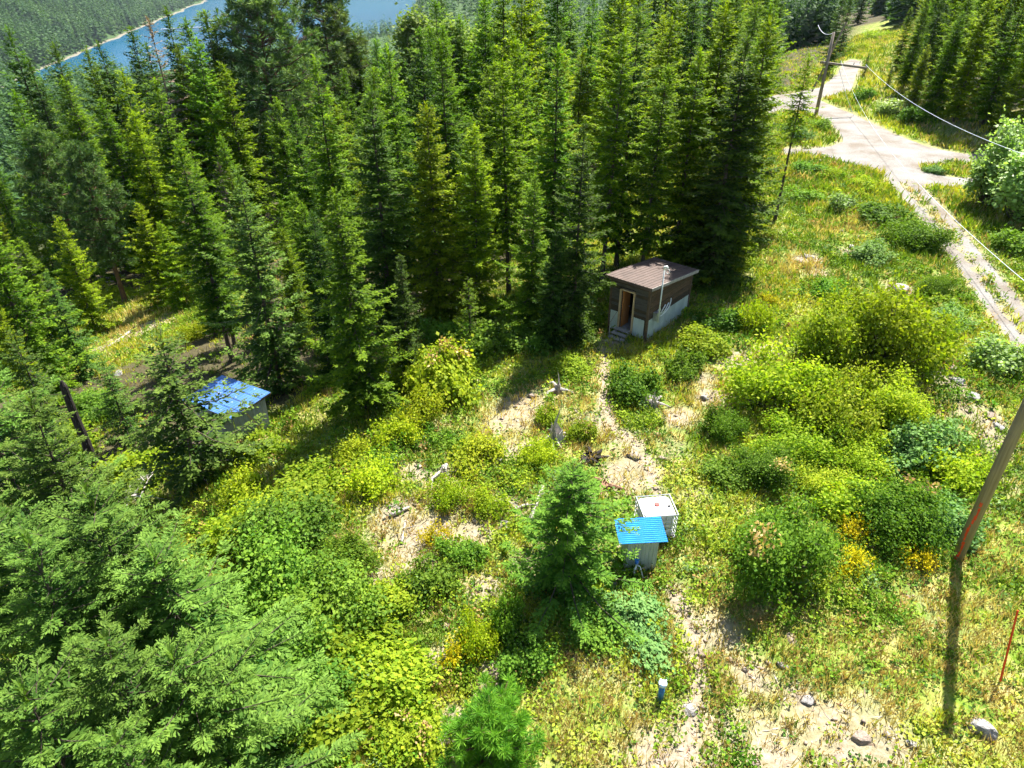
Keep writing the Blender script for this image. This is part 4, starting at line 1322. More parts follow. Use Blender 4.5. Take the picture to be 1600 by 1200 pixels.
    ok, z, b, f, s = kept(x, y, lambda b, f, s, x, y: np.clip((1 - .93 * b) * (1 - .95 * f) * (1 - .75 * s) * (2.2 * fbm(x / 2.2, y / 2.2, 101) - .50), 0, 1))
    x, y, z, b, s = x[ok], y[ok], z[ok], b[ok], s[ok]
    n, k = len(x), 11
    dist = np.hypot(x, y)
    c = colour(n, np.full(n, .03), x, y) * np.array([.72, .88, .9])
    size = (.12 + .20 * rg.random(n)) * (1 + dist / 70)
    an = rg.uniform(0, 6.28, (n, k)); r = np.sqrt(rg.random((n, k)))
    p = np.stack([x[:, None] + np.cos(an) * r * size[:, None], y[:, None] + np.sin(an) * r * size[:, None],
                  z[:, None] + size[:, None] * rg.uniform(.08, .85, (n, k)) * (1.1 - .5 * r)], -1)
    nrm = unit(rg.normal(0, .5, (n, k, 3)) + np.array([0, 0, 1.0]))
    dd = unit(np.cross(nrm, rg.normal(0, 1, (n, k, 3))))
    L = (.075 + .0011 * dist)[:, None] * rg.uniform(.7, 1.5, (n, k))
    side = np.cross(nrm, dd) * (L * .38)[..., None]
    v, q = cards(p.reshape(-1, 3), (dd * L[..., None]).reshape(-1, 3), side.reshape(-1, 3), .5)
    cc = np.repeat(c, k * 4, 0) * np.repeat(rg.uniform(.8, 1.2, (n * k, 1)), 4, 0)
    o = link('leafy_weeds', mesh_np('leafy_weeds', v, q, 'ground_plants', color=('plant_colour', cc)))
    tag(o, 'low leafy weeds spread between the shrubs', 'weeds', kind='stuff')
    # undergrowth: tangled low brush that ties the shrubs together
    x, y = sample(26000, 9.5, 75)
    near = np.zeros(len(x))
    for bx, by, br in BUSHES:
        near = np.maximum(near, sstep(2.6, .9, np.hypot(x - bx, y - by) / (br + .2)))
    ok, z, b, f, s = kept(x, y, lambda b, f, s, x, y: np.clip((2.6 * (fbm(x / 2.6, y / 2.6, 131) - .50) + .36 * near) * (1 - .95 * b) * (1 - .75 * f) * (1 - .75 * s), 0, 1))
    x, y, z, f = x[ok], y[ok], z[ok], f[ok]
    n, k = len(x), 34
    dist = np.hypot(x, y)
    hue = np.clip(fbm(x / 4.0, y / 4.0, 141) * 1.5 - .25 + rg.normal(0, .22, n), 0, 1)[:, None]
    c = np.array([[.075, .19, .014]]) * (1 - hue) + np.array([[.30, .38, .024]]) * hue
    odd = rg.random(n)
    c[odd < .05] = [.34, .22, .08]
    c[odd > .95] = [.16, .25, .09]
    c *= rg.uniform(.75, 1.2, (n, 1))
    hh = rg.uniform(.16, .62, n) * (.6 + .8 * fbm(x / 1.7, y / 1.7, 151)); wd = rg.uniform(.18, .48, n)
    an = rg.uniform(0, 6.28, (n, k)); r = np.sqrt(rg.random((n, k))); up = rg.random((n, k)) ** .8
    stx, sty = rg.uniform(.6, 1.6, (n, 1)), rg.uniform(.6, 1.6, (n, 1))
    p = np.stack([x[:, None] + np.cos(an) * r * wd[:, None] * stx * (1 - .35 * up), y[:, None] + np.sin(an) * r * wd[:, None] * sty * (1 - .35 * up),
                  z[:, None] + hh[:, None] * up], -1)
    nrm = unit(rg.normal(0, .65, (n, k, 3)) + np.array([0, 0, .9]))
    dd = unit(np.cross(nrm, rg.normal(0, 1, (n, k, 3))) + np.array([0, 0, .25]))
    L = ((.06 + .0014 * dist) * rg.uniform(.75, 1.5, n))[:, None] * rg.uniform(.6, 1.3, (n, k))
    side = unit(np.cross(nrm, dd)) * (L * .36)[..., None]
    v, q = cards(p.reshape(-1, 3), (dd * L[..., None]).reshape(-1, 3), side.reshape(-1, 3), .5)
    cc = np.repeat(c, k * 4, 0) * np.repeat(rg.uniform(.78, 1.22, (n * k, 1)), 4, 0)
    o = link('undergrowth', mesh_np('undergrowth', v, q, 'ground_plants', color=('plant_colour', cc)))
    tag(o, 'tangled low green brush between the shrubs', 'undergrowth', kind='stuff')
    n3 = n
    # fallen twigs and chips
    x, y = sample(9000, 9.5, 50)
    ok, z, b, f, s = kept(x, y, lambda b, f, s, x, y: np.clip(.10 + .9 * b, 0, 1) * (1 - f))
    x, y, z = x[ok], y[ok], z[ok]
    m = len(x)
    an = rg.uniform(0, 6.28, m)
    dd = np.stack([np.cos(an), np.sin(an), rg.normal(.03, .12, m)], 1)
    L = rg.uniform(.06, .35, m)
    side = unit(np.cross(dd, [0, 0, 1.0])) * rg.uniform(.006, .02, m)[:, None]
    v, q = cards(np.stack([x, y, z + .015], 1), dd * L[:, None], side, .5)
    tone = np.array([[.42, .38, .34], [.26, .19, .14], [.55, .50, .45], [.34, .18, .11]])[rg.integers(0, 4, m)] * rg.uniform(.7, 1.2, (m, 1))
    o = link('wood_litter', mesh_np('wood_litter', v, q, 'ground_plants', color=('plant_colour', np.repeat(tone, 4, 0))))
    tag(o, 'scattered twigs and wood chips on the bare soil', 'litter', kind='stuff')
    return n1, n3, m
NCOV = cover()

# ------------------------------------------------------------------ built things
def corrugated(w, h, pitch=.1, amp=.012, thick=.004, trapez=False):
    """sheet in the local x-z plane, ribs upright, facing -y"""
    n = max(2, int(round(w / pitch)))
    prof = []
    for i in range(n):
        x0 = w * i / n; dx = w / n
        if trapez: prof += [(x0, 0), (x0 + dx * .70, 0), (x0 + dx * .78, -amp), (x0 + dx * .92, -amp)]
        else: prof += [(x0, 0), (x0 + dx * .25, -amp), (x0 + dx * .5, 0), (x0 + dx * .75, amp)]
    prof.append((w, 0))
    mb = MB()
    m = len(prof)
    v = [(x, y, z) for z in (0, h) for x, y in prof] + [(x, y + thick, z) for z in (0, h) for x, y in prof]
    f = [(i, i + 1, m + i + 1, m + i) for i in range(m - 1)] + [(2 * m + i + 1, 2 * m + i, 3 * m + i, 3 * m + i + 1) for i in range(m - 1)]
    f += [(m + i, m + i + 1, 3 * m + i + 1, 3 * m + i) for i in range(m - 1)] + [(i + 1, i, 2 * m + i, 2 * m + i + 1) for i in range(m - 1)]
    return mb.add(v, f)

def place(mb, mat4):
    mb.v = [tuple(mat4 @ Vector(p)) for p in mb.v]
    return mb

def cabin():
    cx, cy = 6.45, 30.35
    z = float(height(cx + .3, cy + 1.2)) - .05
    root = empty('cabin', (cx, cy, z), math.atan2(.757, .65))
    tag(root, 'small brown plank cabin with sloping metal roof and open door', 'cabin')
    D, W, F = 4.1, 2.15, .38
    zt = lambda x: 2.95 - .115 * x
    t = .09
    # wall carcass
    def wall_poly(mb, pts, axis, a, b):
        # pts in (u,z); axis 'x': wall spans x at y=a..b ; axis 'y': spans y at x=a..b
        n = len(pts)
        mk = (lambda u, zz, c: (u, c, zz)) if axis == 'x' else (lambda u, zz, c: (c, u, zz))
        v = [mk(u, zz, a) for u, zz in pts] + [mk(u, zz, b) for u, zz in pts]
        f = [tuple(range(n)), tuple(reversed(range(n, 2 * n)))] + [(i, i + n, (i + 1) % n + n, (i + 1) % n) for i in range(n)]
        mb.add(v, f)
    m = MB(); wall_poly(m, [(0.1, F), (D - .1, F), (D - .1, zt(D - .1)), (.1, zt(.1))], 'x', .03, t); m.build('wall', 'interior_dark', root)
    m = MB(); wall_poly(m, [(0.1, F), (D - .1, F), (D - .1, zt(D - .1)), (.1, zt(.1))], 'x', W - t, W); m.build('wall', 'dark_siding', root)
    m = MB(); wall_poly(m, [(.03, F), (W, F), (W, zt(D)), (.03, zt(D))], 'y', D - t, D); m.build('wall', 'siding', root)
    y0, y1, dz = .82, 1.52, 2.42
    m = MB()
    wall_poly(m, [(.03, F), (y0, F), (y0, zt(0)), (.03, zt(0))], 'y', .03, t)
    wall_poly(m, [(y1, F), (W, F), (W, zt(0)), (y1, zt(0))], 'y', .03, t)
    wall_poly(m, [(y0, dz), (y1, dz), (y1, zt(0)), (y0, zt(0))], 'y', .03, t)
    m.build('wall', 'interior_dark', root)
    MB().box((D / 2, W / 2, F - .06), (D - .02, W - .02, .12)).build('floor', 'step_wood', root)
    # side planks, clipped to the roof slope
    SK = 1.22
    rows = 13
    for i in range(rows):
        z0 = SK + i * .150; z1 = z0 + .132
        if z0 > 2.93: break
        xe = lambda zz: min(D - .06, (2.95 - zz) / .115)
        m = MB()
        a, b = xe(z0), max(.06, xe(min(z1, 2.94)))
        z1 = min(z1, 2.94)
        y_out = -.014 - .016 * rng.random()
        if a > D - .07 and b < D - .07:
            pts = [(.07, z0), (a, z0), (D - .06, zt(D - .06)), (b, z1), (.07, z1)]
        else:
            pts = [(.07, z0), (a, z0), (b, z1), (.07, z1)]
        wall_poly(m, pts, 'x', y_out, .029)
        m.build('plank', ['siding', 'siding_red', 'siding_dark'][int(rng.integers(0, 3))], root)
    # front planks
    for i in range(14):
        z0 = SK + i * .150; z1 = min(z0 + .134, zt(0) - .01)
        if z0 > zt(0) - .05: break
        spans = [(.07, y0 - .07), (y1 + .07, W - .05)] if z0 < dz + .05 else [(.07, W - .05)]
        for a, b in spans:
            m = MB(); wall_poly(m, [(a, z0), (b, z0), (b, z1), (a, z1)], 'y', -.012 - .006 * rng.random(), .029)
            m.build('plank', ['dark_siding', 'siding_dark', 'dark_siding'][int(rng.integers(0, 3))], root)
    # pale ribbed metal skirts
    def skirt(mat4, w, h):
        place(corrugated(w, h, .115, .014, trapez=True), mat4).build('metal_panel', 'pale_metal', root)
    for k in range(6):
        skirt(Matrix.Translation((.09 + k * .665, -.016, .16)), .655, 1.05)
    rot = Matrix.Rotation(R(-90), 4, 'Z')
    skirt(Matrix.Translation((-.016, y0 - .09, .22)) @ rot, .60, .98)
    skirt(Matrix.Translation((-.016, W - .04, .22)) @ rot, .50, .98)
    # corner posts
    for x, y in ((.0, .0), (D - .03, .0), (.0, W - .04)):
        MB().box((x + .02, y + .005, (zt(x) - .15) / 2 - .05), (.11, .11, zt(x) + .05)).build('corner_post', 'trim_wood', root)
    # door frame and open door leaf
    fr = MB()
    fr.box((-.02, y0 - .035, (F + dz) / 2), (.13, .07, dz - F + .07)).box((-.02, y1 + .035, (F + dz) / 2), (.13, .07, dz - F + .07)).box((-.02, (y0 + y1) / 2, dz + .035), (.128, y1 - y0, .07))
    d = MB().box((.40, y1 - .05, (F + dz) / 2), (.64, .04, dz - F - .04)).build('door', 'orange_wood', root)
    fr.build('door_frame', 'new_wood', root)
    h = MB().tube([(.62, y1 - .09, 1.35), (.62, y1 - .13, 1.35)], .02, 6); h.box((.62, y1 - .14, 1.35), (.10, .02, .025)); h.build('handle', 'steel', d)
    # steps
    st = empty('stairs', (0, 0, 0)); st.parent = root
    for k in range(4):
        zz = F - .02 - k * .135 + .05
        MB().box((-.20 - k * .235, 1.22, zz), (.25, .80, .045)).build('step', 'step_wood', st)
    for yy in (.86, 1.58):
        m = MB()
        m.add([(-.06, yy - .02, F), (-.06, yy + .02, F), (-1.05, yy + .02, -.10), (-1.05, yy - .02, -.10), (-.06, yy - .02, F - .22), (-.06, yy + .02, F - .22), (-1.05, yy + .02, -.28), (-1.05, yy - .02, -.28)],
              [(0, 1, 2, 3), (7, 6, 5, 4), (0, 3, 7, 4), (1, 5, 6, 2), (3, 2, 6, 7), (0, 4, 5, 1)])
        m.build('stringer', 'step_wood', st)
    m = MB().tube([(-.08, 1.66, 1.20), (-.62, 1.66, .86)], .022, 6).tube([(-.62, 1.66, .9), (-.62, 1.66, -.1)], .022, 6)
    m.build('handrail', 'step_wood', st)
    # roof
    ro = .20
    sl = math.atan(.115)
    rot = Matrix.Rotation(sl, 4, 'Y')
    L = (D + 2 * ro + .1) / math.cos(sl)
    M = Matrix.Translation((-ro - .06, -ro, zt(-ro - .06) + .035)) @ rot
    rf = place(MB().box((L / 2, (W + 2 * ro) / 2, .02), (L, W + 2 * ro, .04)), M).build('roof', 'brown_roof_metal', root)
    for k in range(13):
        y = .02 + k * (W + 2 * ro - .06) / 12
        place(MB().add([(0.0, y, .041), (0, y + .012, .056), (0, y + .032, .056), (0, y + .044, .041), (L, y, .041), (L, y + .012, .056), (L, y + .032, .056), (L, y + .044, .041)],
                       [(0, 4, 5, 1), (1, 5, 6, 2), (2, 6, 7, 3), (0, 1, 2, 3), (7, 6, 5, 4)]), M).build('seam', 'brown_roof_metal', rf)
    place(MB().box((L / 2, -.018, -.035), (L, .03, .15)), M).build('fascia', 'step_wood', rf)
    place(MB().box((-.018, (W + 2 * ro) / 2, -.035), (.03, W + 2 * ro + .06, .15)), M).build('fascia', 'brown_roof_metal', rf)
    # service mast with weatherhead and drip loop
    ms = MB().tube([(.62, -.26, 1.0), (.62, -.26, 3.75)], .035, 8).build('service_mast', 'white_plastic', root, smooth=True)
    MB().tube([(.62, -.26, 3.74), (.62, -.27, 3.86), (.62, -.36, 3.90), (.62, -.44, 3.84)], [.05, .06, .06, .045], 8).build('weatherhead', 'white_plastic', ms, smooth=True)
    loop = [(.62 + .02 * math.sin(a), -.44 - .09 * math.sin(a), 3.70 - .13 * math.cos(a * .9)) for a in np.linspace(-2.9, 2.9, 12)]
    MB().tube(loop, .014, 6).build('drip_loop', 'white_plastic', ms, smooth=True)
    MB().box((.62, -.13, 1.30), (.30, .22, .42)).build('meter_box', 'steel', root)
    # bent white pipes hung along the wall
    def pipe(pts): MB().tube(pts, .028, 7).build('pipe', 'white_plastic', root, smooth=True)
    pipe([(.72, -.14, 1.20), (1.05, -.15, 1.16), (1.45, -.16, 1.22), (1.80, -.15, 1.40), (1.92, -.13, 1.62), (1.92, -.12, 1.78)])
    pipe([(.95, -.12, 1.22), (1.25, -.13, 1.48), (1.42, -.13, 1.62)])
    pipe([(1.12, -.18, 1.20), (1.42, -.19, 1.46), (1.62, -.18, 1.66)])
    pipe([(.70, -.13, 1.55), (.92, -.13, 1.60), (1.0, -.12, 1.45)])
cabin()

def plane_hit(px, py, z):
    d = ray(px, py); t = (CAM_Z - z) / -d[2]
    return Vector((d[0] * t, d[1] * t, z))

def left_shed():
    gxs, gys, gz = G(408, 676)
    zr = gz + 1.85
    A, B, C_ = plane_hit(361, 591, zr), plane_hit(423, 613, zr), plane_hit(381, 657, zr)
    u = (B - A); v = (C_ - B)
    w = max(u.length, 1.6); dep = max(v.length, 1.6)
    ang = math.atan2(u.y, u.x)
    # local x along A->B, local -y from B towards C
    root = empty('tool_shed', (B.x, B.y, gz), ang)
    tag(root, 'low shed with stained blue metal roof in the shade of the firs', 'shed')
    ln = w + .55
    for k in range(4):
        wid = dep / 4
        # sheet ribs run along x
        sh = corrugated(wid - .004, ln, .095, .012)
        M = Matrix.Translation((0, -wid * k - .002, 1.85 - .05 * k * wid)) @ Matrix(((0, 0, -1, 0), (-1, 0, 0, 0), (0, -1, 0, 0), (0, 0, 0, 1)))
        place(sh, M)
        sh.build('roof_sheet', 'stained_blue', root)
    MB().box((-ln / 2 + .05, -dep / 2, 1.76), (ln - .3, .07, .09)).build('rafter', 'trim_wood', root)
    MB().box((-.02, -dep / 2, 1.775), (.03, dep, .08)).build('fascia', 'trim_wood', root)
    for k in range(7):
        b = (dep - .4) / 7
        MB().box((-.22, -.2 - b * (k + .5), .85), (.03, b - .012, 1.78 - .03 * rng.random())).build('board', 'weathered_board', root)
    for k in range(9):
        b = (ln - .6) / 9
        MB().box((-.25 - b * (k + .5), -dep + .18, .83), (b - .012, .03, 1.72)).build('board', 'weathered_board', root)
    for k in range(2):
        MB().box((-.4 - k * (ln - .9), -.15, .85), (.09, .09, 1.75)).build('post', 'trim_wood', root)
    MB().box((-.195, -dep * .45, .8), (.03, .06, 1.5), Matrix.Rotation(R(24), 3, 'X')).build('brace', 'new_wood', root)
left_shed()

def water_shed():
    x, y, z = G(1000, 892)
    root = empty('water_shed', (x, y, z), R(4))
    tag(root, 'tiny water shed with bright blue corrugated roof and grey metal wall', 'shed')
    W, D, H = .95, .68, 1.28
    for k in range(4):
        w = W / 4
        place(corrugated(w - .006, H + .02, .12, .01, trapez=True), Matrix.Translation((-W / 2 + k * w, 0, -.04))).build('metal_panel', 'green_grey_metal', root)
    for sx in (-1, 1):
        place(corrugated(D - .03, H - .02, .12, .01, trapez=True), Matrix.Translation((sx * W / 2, (0.01 if sx > 0 else D - .02), -.04)) @ Matrix.Rotation(R(90 * sx), 4, 'Z')).build('metal_panel', 'green_grey_metal', root)
        for yy in (.05, D):
            MB().box((sx * (W / 2 - .06), yy, .62), (.07, .07, 1.30)).build('post', 'orange_wood', root)
    MB().box((.05, -.03, H + .005), (W + .10, .05, .085)).build('beam', 'orange_wood', root)
    rot = Matrix.Rotation(R(8), 4, 'X')
    M = Matrix.Translation((-.78, -.16, H + .06)) @ rot @ Matrix(((0, 0, 1, 0), (1, 0, 0, 0), (0, -1, 0, 0), (0, 0, 0, 1)))
    place(corrugated(.96, 1.46, .074, .011), M).build('roof_sheet', 'blue_roof_metal', root)
water_shed()

def standpipe():
    x, y, z = G(992, 899)
    root = empty('standpipe', (x, y - .02, z), 0)
    tag(root, 'blue and white standpipe tap in front of the tiny water shed', 'tap')
    MB().tube([(0, 0, -.1), (0, 0, .55)], .03, 8).build('riser', 'white_plastic', root, smooth=True)
    MB().tube([(0, 0, .53), (0, 0, .60), (0, -.02, .66)], [.05, .06, .045], 8).build('valve', 'bright_blue', root, smooth=True)
    MB().box((0, -.01, .70), (.16, .04, .03)).build('handle', 'bright_blue', root)
    MB().tube([(0, 0, .50), (.10, -.08, .46), (.15, -.12, .30), (.20, -.14, .10), (.28, -.12, .03)], .022, 7).build('hose', 'white_plastic', root, smooth=True)
    MB().tube([(0, -.02, .45), (-.06, -.10, .36), (-.06, -.13, .15)], .026, 7).build('hose', 'white_plastic', root, smooth=True)
    st = MB().tube([(-.50, .10, .10), (.30, -.06, .42)], .014, 6).build('support_stick', 'grey_wood', root)
standpipe()

def tank():
    x, y = 4.62, 17.12
    z = float(height(x, y)) + .02
    root = empty('water_tank', (x, y, z), R(6))
    tag(root, 'white square plastic water tank in a steel cage', 'water tank')
    W, D, H = 1.10, .98, 1.15
    # rounded, ribbed bottle
    mb = MB()
    def ring(zz, ins):
        pts = []
        r = .13
        for cx, cy, a0 in ((1, 1, 0), (-1, 1, 90), (-1, -1, 180), (1, -1, 270)):
            for k in range(4):
                a = R(a0 + 30 * k)
                pts.append((cx * (W / 2 - .05 - ins - r) + r * math.cos(a), cy * (D / 2 - .05 - ins - r) + r * math.sin(a), zz))
        return pts
    rings = [ring(.15, .03), ring(.18, 0), ring(.40, 0), ring(.42, .015), ring(.48, .015), ring(.50, 0), ring(.74, 0), ring(.76, .015), ring(.82, .015), ring(.84, 0), ring(1.06, 0), ring(1.11, .05), ring(1.125, .12)]
    n = 16
    v = [p for r in rings for p in r]
    f = [(i * n + k, i * n + (k + 1) % n, (i + 1) * n + (k + 1) % n, (i + 1) * n + k) for i in range(len(rings) - 1) for k in range(n)]
    f.append(tuple((len(rings) - 1) * n + k for k in range(n))); f.append(tuple(reversed(range(n))))
    mb.add(v, f).build('bottle', 'tank_plastic', root)
    for sx in (-.19, .19):
        MB().box((sx, 0, 1.130), (.022, D - .34, .018)).build('top_rib', 'tank_plastic', root)
    c = MB().tube([(0.0, .02, 1.12), (0, .02, 1.165)], .085, 16).build('cap', 'red_cap', root)
    MB().box((.36, -.10, 1.15), (.07, .05, .05)).build('vent', 'dark_metal', root)
    # cage
    cg = empty('cage', (0, 0, 0)); cg.parent = root
    for k in range(6):
        zz = .17 + k * .186
        pts = [(W / 2, D / 2, zz), (-W / 2, D / 2, zz), (-W / 2, -D / 2, zz), (W / 2, -D / 2, zz)]
        m = MB()
        for i in range(4): m.tube([pts[i], pts[(i + 1) % 4]], .012 if k < 5 else .017, 6)
        m.build('rail', 'steel', cg)
    for sx in np.linspace(-1, 1, 7):
        for sy in (-1, 1):
            MB().tube([(sx * W / 2, sy * D / 2, .12), (sx * W / 2, sy * D / 2, 1.11)], .011, 6).build('bar', 'steel', cg)
    for sy in np.linspace(-.7, .7, 5):
        for sx in (-1, 1):
            MB().tube([(sx * W / 2, sy * D / 2, .12), (sx * W / 2, sy * D / 2, 1.11)], .011, 6).build('bar', 'steel', cg)
    p = MB()
    for sx in (-.42, 0, .42): p.box((sx, 0, .06), (.16, D, .12))
    p.box((0, 0, .13), (W, D, .02)).build('pallet', 'dark_metal', root)
tank()

def near_pole():
    x, y, z = G(1495, 872)
    root = empty('utility_pole', (x, y, z), 0)
    tag(root, 'bare wooden utility pole with an orange paint stripe near the camera', 'utility pole')
    H = 10.2
    MB().tube([(0, 0, -.5), (0, 0, H * .5), (0, 0, H)], [.175, .155, .13], 16).build('pole', 'pole_wood', root, smooth=True)
    # painted stripe on the side towards the clearing
    m = MB()
    a0 = R(222)
    for k in range(14):
        z0 = .02 + k * .17; z1 = z0 + (.16 if k % 4 else .12)
        r0, r1 = .1785 - z0 * .0045, .1785 - z1 * .0045
        wv = .17 + .05 * math.sin(k * 2.1)
        an = a0 + .16 * math.sin(k * .7)
        m.add([((r0) * math.cos(an - wv), r0 * math.sin(an - wv), z0), (r0 * math.cos(an + wv), r0 * math.sin(an + wv), z0),
               (r1 * math.cos(an + wv), r1 * math.sin(an + wv), z1), (r1 * math.cos(an - wv), r1 * math.sin(an - wv), z1),
               (.15 * math.cos(an - wv), .15 * math.sin(an - wv), z0), (.15 * math.cos(an + wv), .15 * math.sin(an + wv), z0),
               (.15 * math.cos(an + wv), .15 * math.sin(an + wv), z1), (.15 * math.cos(an - wv), .15 * math.sin(an - wv), z1)],
              [(0, 1, 2, 3), (0, 4, 5, 1), (3, 2, 6, 7), (0, 3, 7, 4), (1, 5, 6, 2)])
    m.build('paint_stripe', 'orange_paint', root)
    MB().box((0, -.17, H - 1.75), (.10, .06, .12)).build('insulator_bracket', 'glass_ceramic', root)
    MB().box((0, 0, H + .015), (.27, .27, .03)).build('top_cap', 'dark_metal', root)
    return Vector((x, y, z + H))
P_NEAR = near_pole()

def far_pole():
    x, y, z = G(1275, 179)
    sp, cp = math.sin(PITCH), math.cos(PITCH)
    root = empty('road_pole', (x, y, z), 0)
    tag(root, 'weathered utility pole with long crossarm at the road junction', 'utility pole')
    v = (62 - 600) / FPX
    H = CAM_Z - (y / (cp - v * sp)) * (sp + v * cp) - z + .7
    MB().tube([(0, 0, -.5), (0, 0, H)], [.20, .14], 10).build('pole', 'far_pole_wood', root, smooth=True)
    arm_z = H - 3.0
    MB().tube([(-.7, 0, arm_z + .1), (4.6, .4, arm_z - .55)], [.13, .12], 8).build('crossarm', 'far_pole_wood', root)
    MB().tube([(-.9, .3, arm_z - 3.0), (1.2, .2, H + 1.0)], [.10, .09], 8).build('brace_pole', 'far_pole_wood', root)
    for xx in (-.5, 1.5, 3.0, 4.4):
        MB().tube([(xx, .05 * xx, arm_z + .1 - .125 * xx + .05), (xx, .05 * xx, arm_z + .1 - .125 * xx + .32)], [.05, .035], 8).build('insulator', 'glass_ceramic', root)
    return root, Vector((x, y, z)), H, arm_z
ROAD_POLE, PF, HF, ARM = far_pole()

def wire(a, b, sag, rad, label, n=28):
    a, b = Vector(a), Vector(b)
    pts = [a.lerp(b, i / n) - Vector((0, 0, sag * 4 * (i / n) * (1 - i / n))) for i in range(n + 1)]
    o = MB().tube([p - a for p in pts], rad, 5).build('power_line', 'wire_metal', None, a)
    tag(o, label, 'wire', 'overhead wires at the road')
arm_tip = PF + Vector((4.4, .38, ARM - .2))
far_end = plane_hit(1680, 268, 7.2)
wire(arm_tip, far_end, 1.0, .016, 'pale overhead wire sagging across the road to the right edge')
wire(PF + Vector((1.5, .1, ARM + .2)), P_NEAR + Vector((0, -.2, -1.75)), 1.6, .010, 'thin overhead wire running beside the twin rut track')
wire(PF + Vector((.2, .2, HF)), PF + Vector((9, 28, 6.5)), .6, .03, 'short pale wire leading away behind the road-side pole top')
wire(PF + Vector((1.3, 0, ARM - .3)), PF + Vector((3.6, -1.5, .15)), .2, .022, 'guy wire slanting down from the road-side pole')

def stake():
    a = Vector(G(1563, 1064)); b = plane_hit(1590, 955, a.z + 2.0)
    root = empty('marker_stake', a, 0)
    tag(root, 'thin orange-red marker stake leaning in the grass at right', 'stake')
    d = (b - a)
    MB().tube([-d * .08, d * .5, d], [.030, .028, .026], 6).build('rod', 'orange_paint', root)
    MB().tube([d * .995, d * 1.012], [.034, .020], 6).build('tip', 'orange_paint', root)
stake()

def well():
    x, y, z = G(1031, 1094)
    root = empty('well_casing', (x, y, z), 0)
    tag(root, 'blue capped well pipe standing in the grass', 'well pipe')
    MB().tube([(0, 0, -.15), (0, 0, .66)], .078, 16).build('casing', 'blue_paint', root, smooth=True)
    MB().tube([(0, 0, .64), (0, 0, .70), (0, 0, .725)], [.108, .108, .09], 18).build('cap', 'blue_cap', root)
    MB().tube([(0, 0, .60), (0, 0, .642)], [.095, .105], 18).build('flange', 'blue_paint', root)
    for k in range(4):
        a = k * 1.57 + .5
        MB().tube([(.098 * math.cos(a), .098 * math.sin(a), .58), (.098 * math.cos(a), .098 * math.sin(a), .745)], .012, 6).build('bolt', 'steel', root)
well()

# ------------------------------------------------------------------ rocks, stumps, fallen wood
def rock_mesh(seed, mat):
    rg = np.random.default_rng(seed)
    import bmesh
    bm = bmesh.new()
    bmesh.ops.create_icosphere(bm, subdivisions=3, radius=1.0)
    planes = [(Vector(unit(rg.normal(0, 1, 3))), rg.uniform(.55, .85)) for _ in range(11)]
    for v in bm.verts:
        p = v.co.copy()
        for n, dd in planes:
            e = p.dot(n) - dd
            if e > 0: p -= n * e * .92
        p *= 1 + .05 * math.sin(p.x * 7 + seed) * math.cos(p.y * 6 + p.z * 5)
        v.co = p
    me = bpy.data.meshes.new('stone')
    bm.to_mesh(me); bm.free()
    me.materials.append(MATS[mat])
    return me
ROCKS = [rock_mesh(s, 'rock' if s % 3 else 'warm_rock') for s in range(6)]
def rock(px, py, sx, sy, sz, label, group=None, name='stone', k=0, rz=0.0):
    x, y, z = G(px, py)
    o = link(name, ROCKS[k % 6], None, (x, y, z + sz * .12))
    o.scale = (sx, sy, sz); o.rotation_euler = (rng.normal(0, .12), rng.normal(0, .12), rz)
    tag(o, label, 'rock', group)
rock(1530, 1140, .27, .42, .27, 'large grey boulder at the lower right by the pole shadow', None, 'boulder', 1, .45)
ST = 'pale stones on the bare ground'
for i, (px, py, s, lab) in enumerate([
        (1237, 1000, .18, 'pale upright stone left of the pole shadow'), (1222, 1040, .13, 'small pale stone below the upright stone'), (1260, 1095, .17, 'flat pale stone in the dry grass'),
        (1345, 1155, .22, 'pale flat stone left of the grey boulder'), (1078, 1108, .18, 'pale stone beside the lower footpath'), (1425, 1165, .16, 'pale stone at the bottom right'),
        (1310, 1190, .15, 'pale stone at the bottom edge right of centre'), (955, 910, .2, 'whitish stone at the foot of the young fir'), (715, 1055, .24, 'whitish stone above the young pine'),
        (690, 1165, .22, 'whitish stone left of the young pine'), (790, 825, .28, 'grey rock on the bare patch left of the young fir'), (780, 722, .22, 'grey rock under the wide lime shrub'),
        (695, 978, .14, 'small grey stone in the weeds left of the upright lime shrub'), (1020, 628, .3, 'grey rock at the foot of the round green bush'),
        (1262, 402, .35, 'grey angular rock in the upper clearing'), (1250, 410, .25, 'pale slab beside the angular rock'), (1285, 395, .22, 'small rock right of the angular rock'),
        (1408, 455, .55, 'broad pale rock above the yellow-green shrubs'), (1420, 470, .4, 'second pale rock touching the broad one'),
        (1465, 530, .28, 'pale rubble rock right of the largest shrub'), (1470, 548, .3, 'pale rubble rock below the first'), (1482, 575, .32, 'reddish rubble rock on the slope'),
        (1496, 596, .3, 'rubble rock lower on the slope'), (1520, 622, .3, 'rubble rock midway to the pole'), (1545, 650, .28, 'rubble rock near the pole'), (1560, 668, .22, 'last rubble rock behind the pole'),
        (1100, 622, .22, 'pale rock on the bare patch right of the footpath'), (1088, 566, .2, 'pale rock below the sprawling cabin bush'),
        (185, 585, .35, 'pale rock in the left meadow edge'), (1330, 388, .25, 'rock among shrubs in the upper clearing'), (1345, 372, .22, 'small rock above the grey-green shrub')]):
    rock(px, py, s * rng.uniform(.9, 1.4), s * rng.uniform(.8, 1.2), s * rng.uniform(.5, .8), lab, ST, 'stone', i, rng.uniform(0, 6.28))

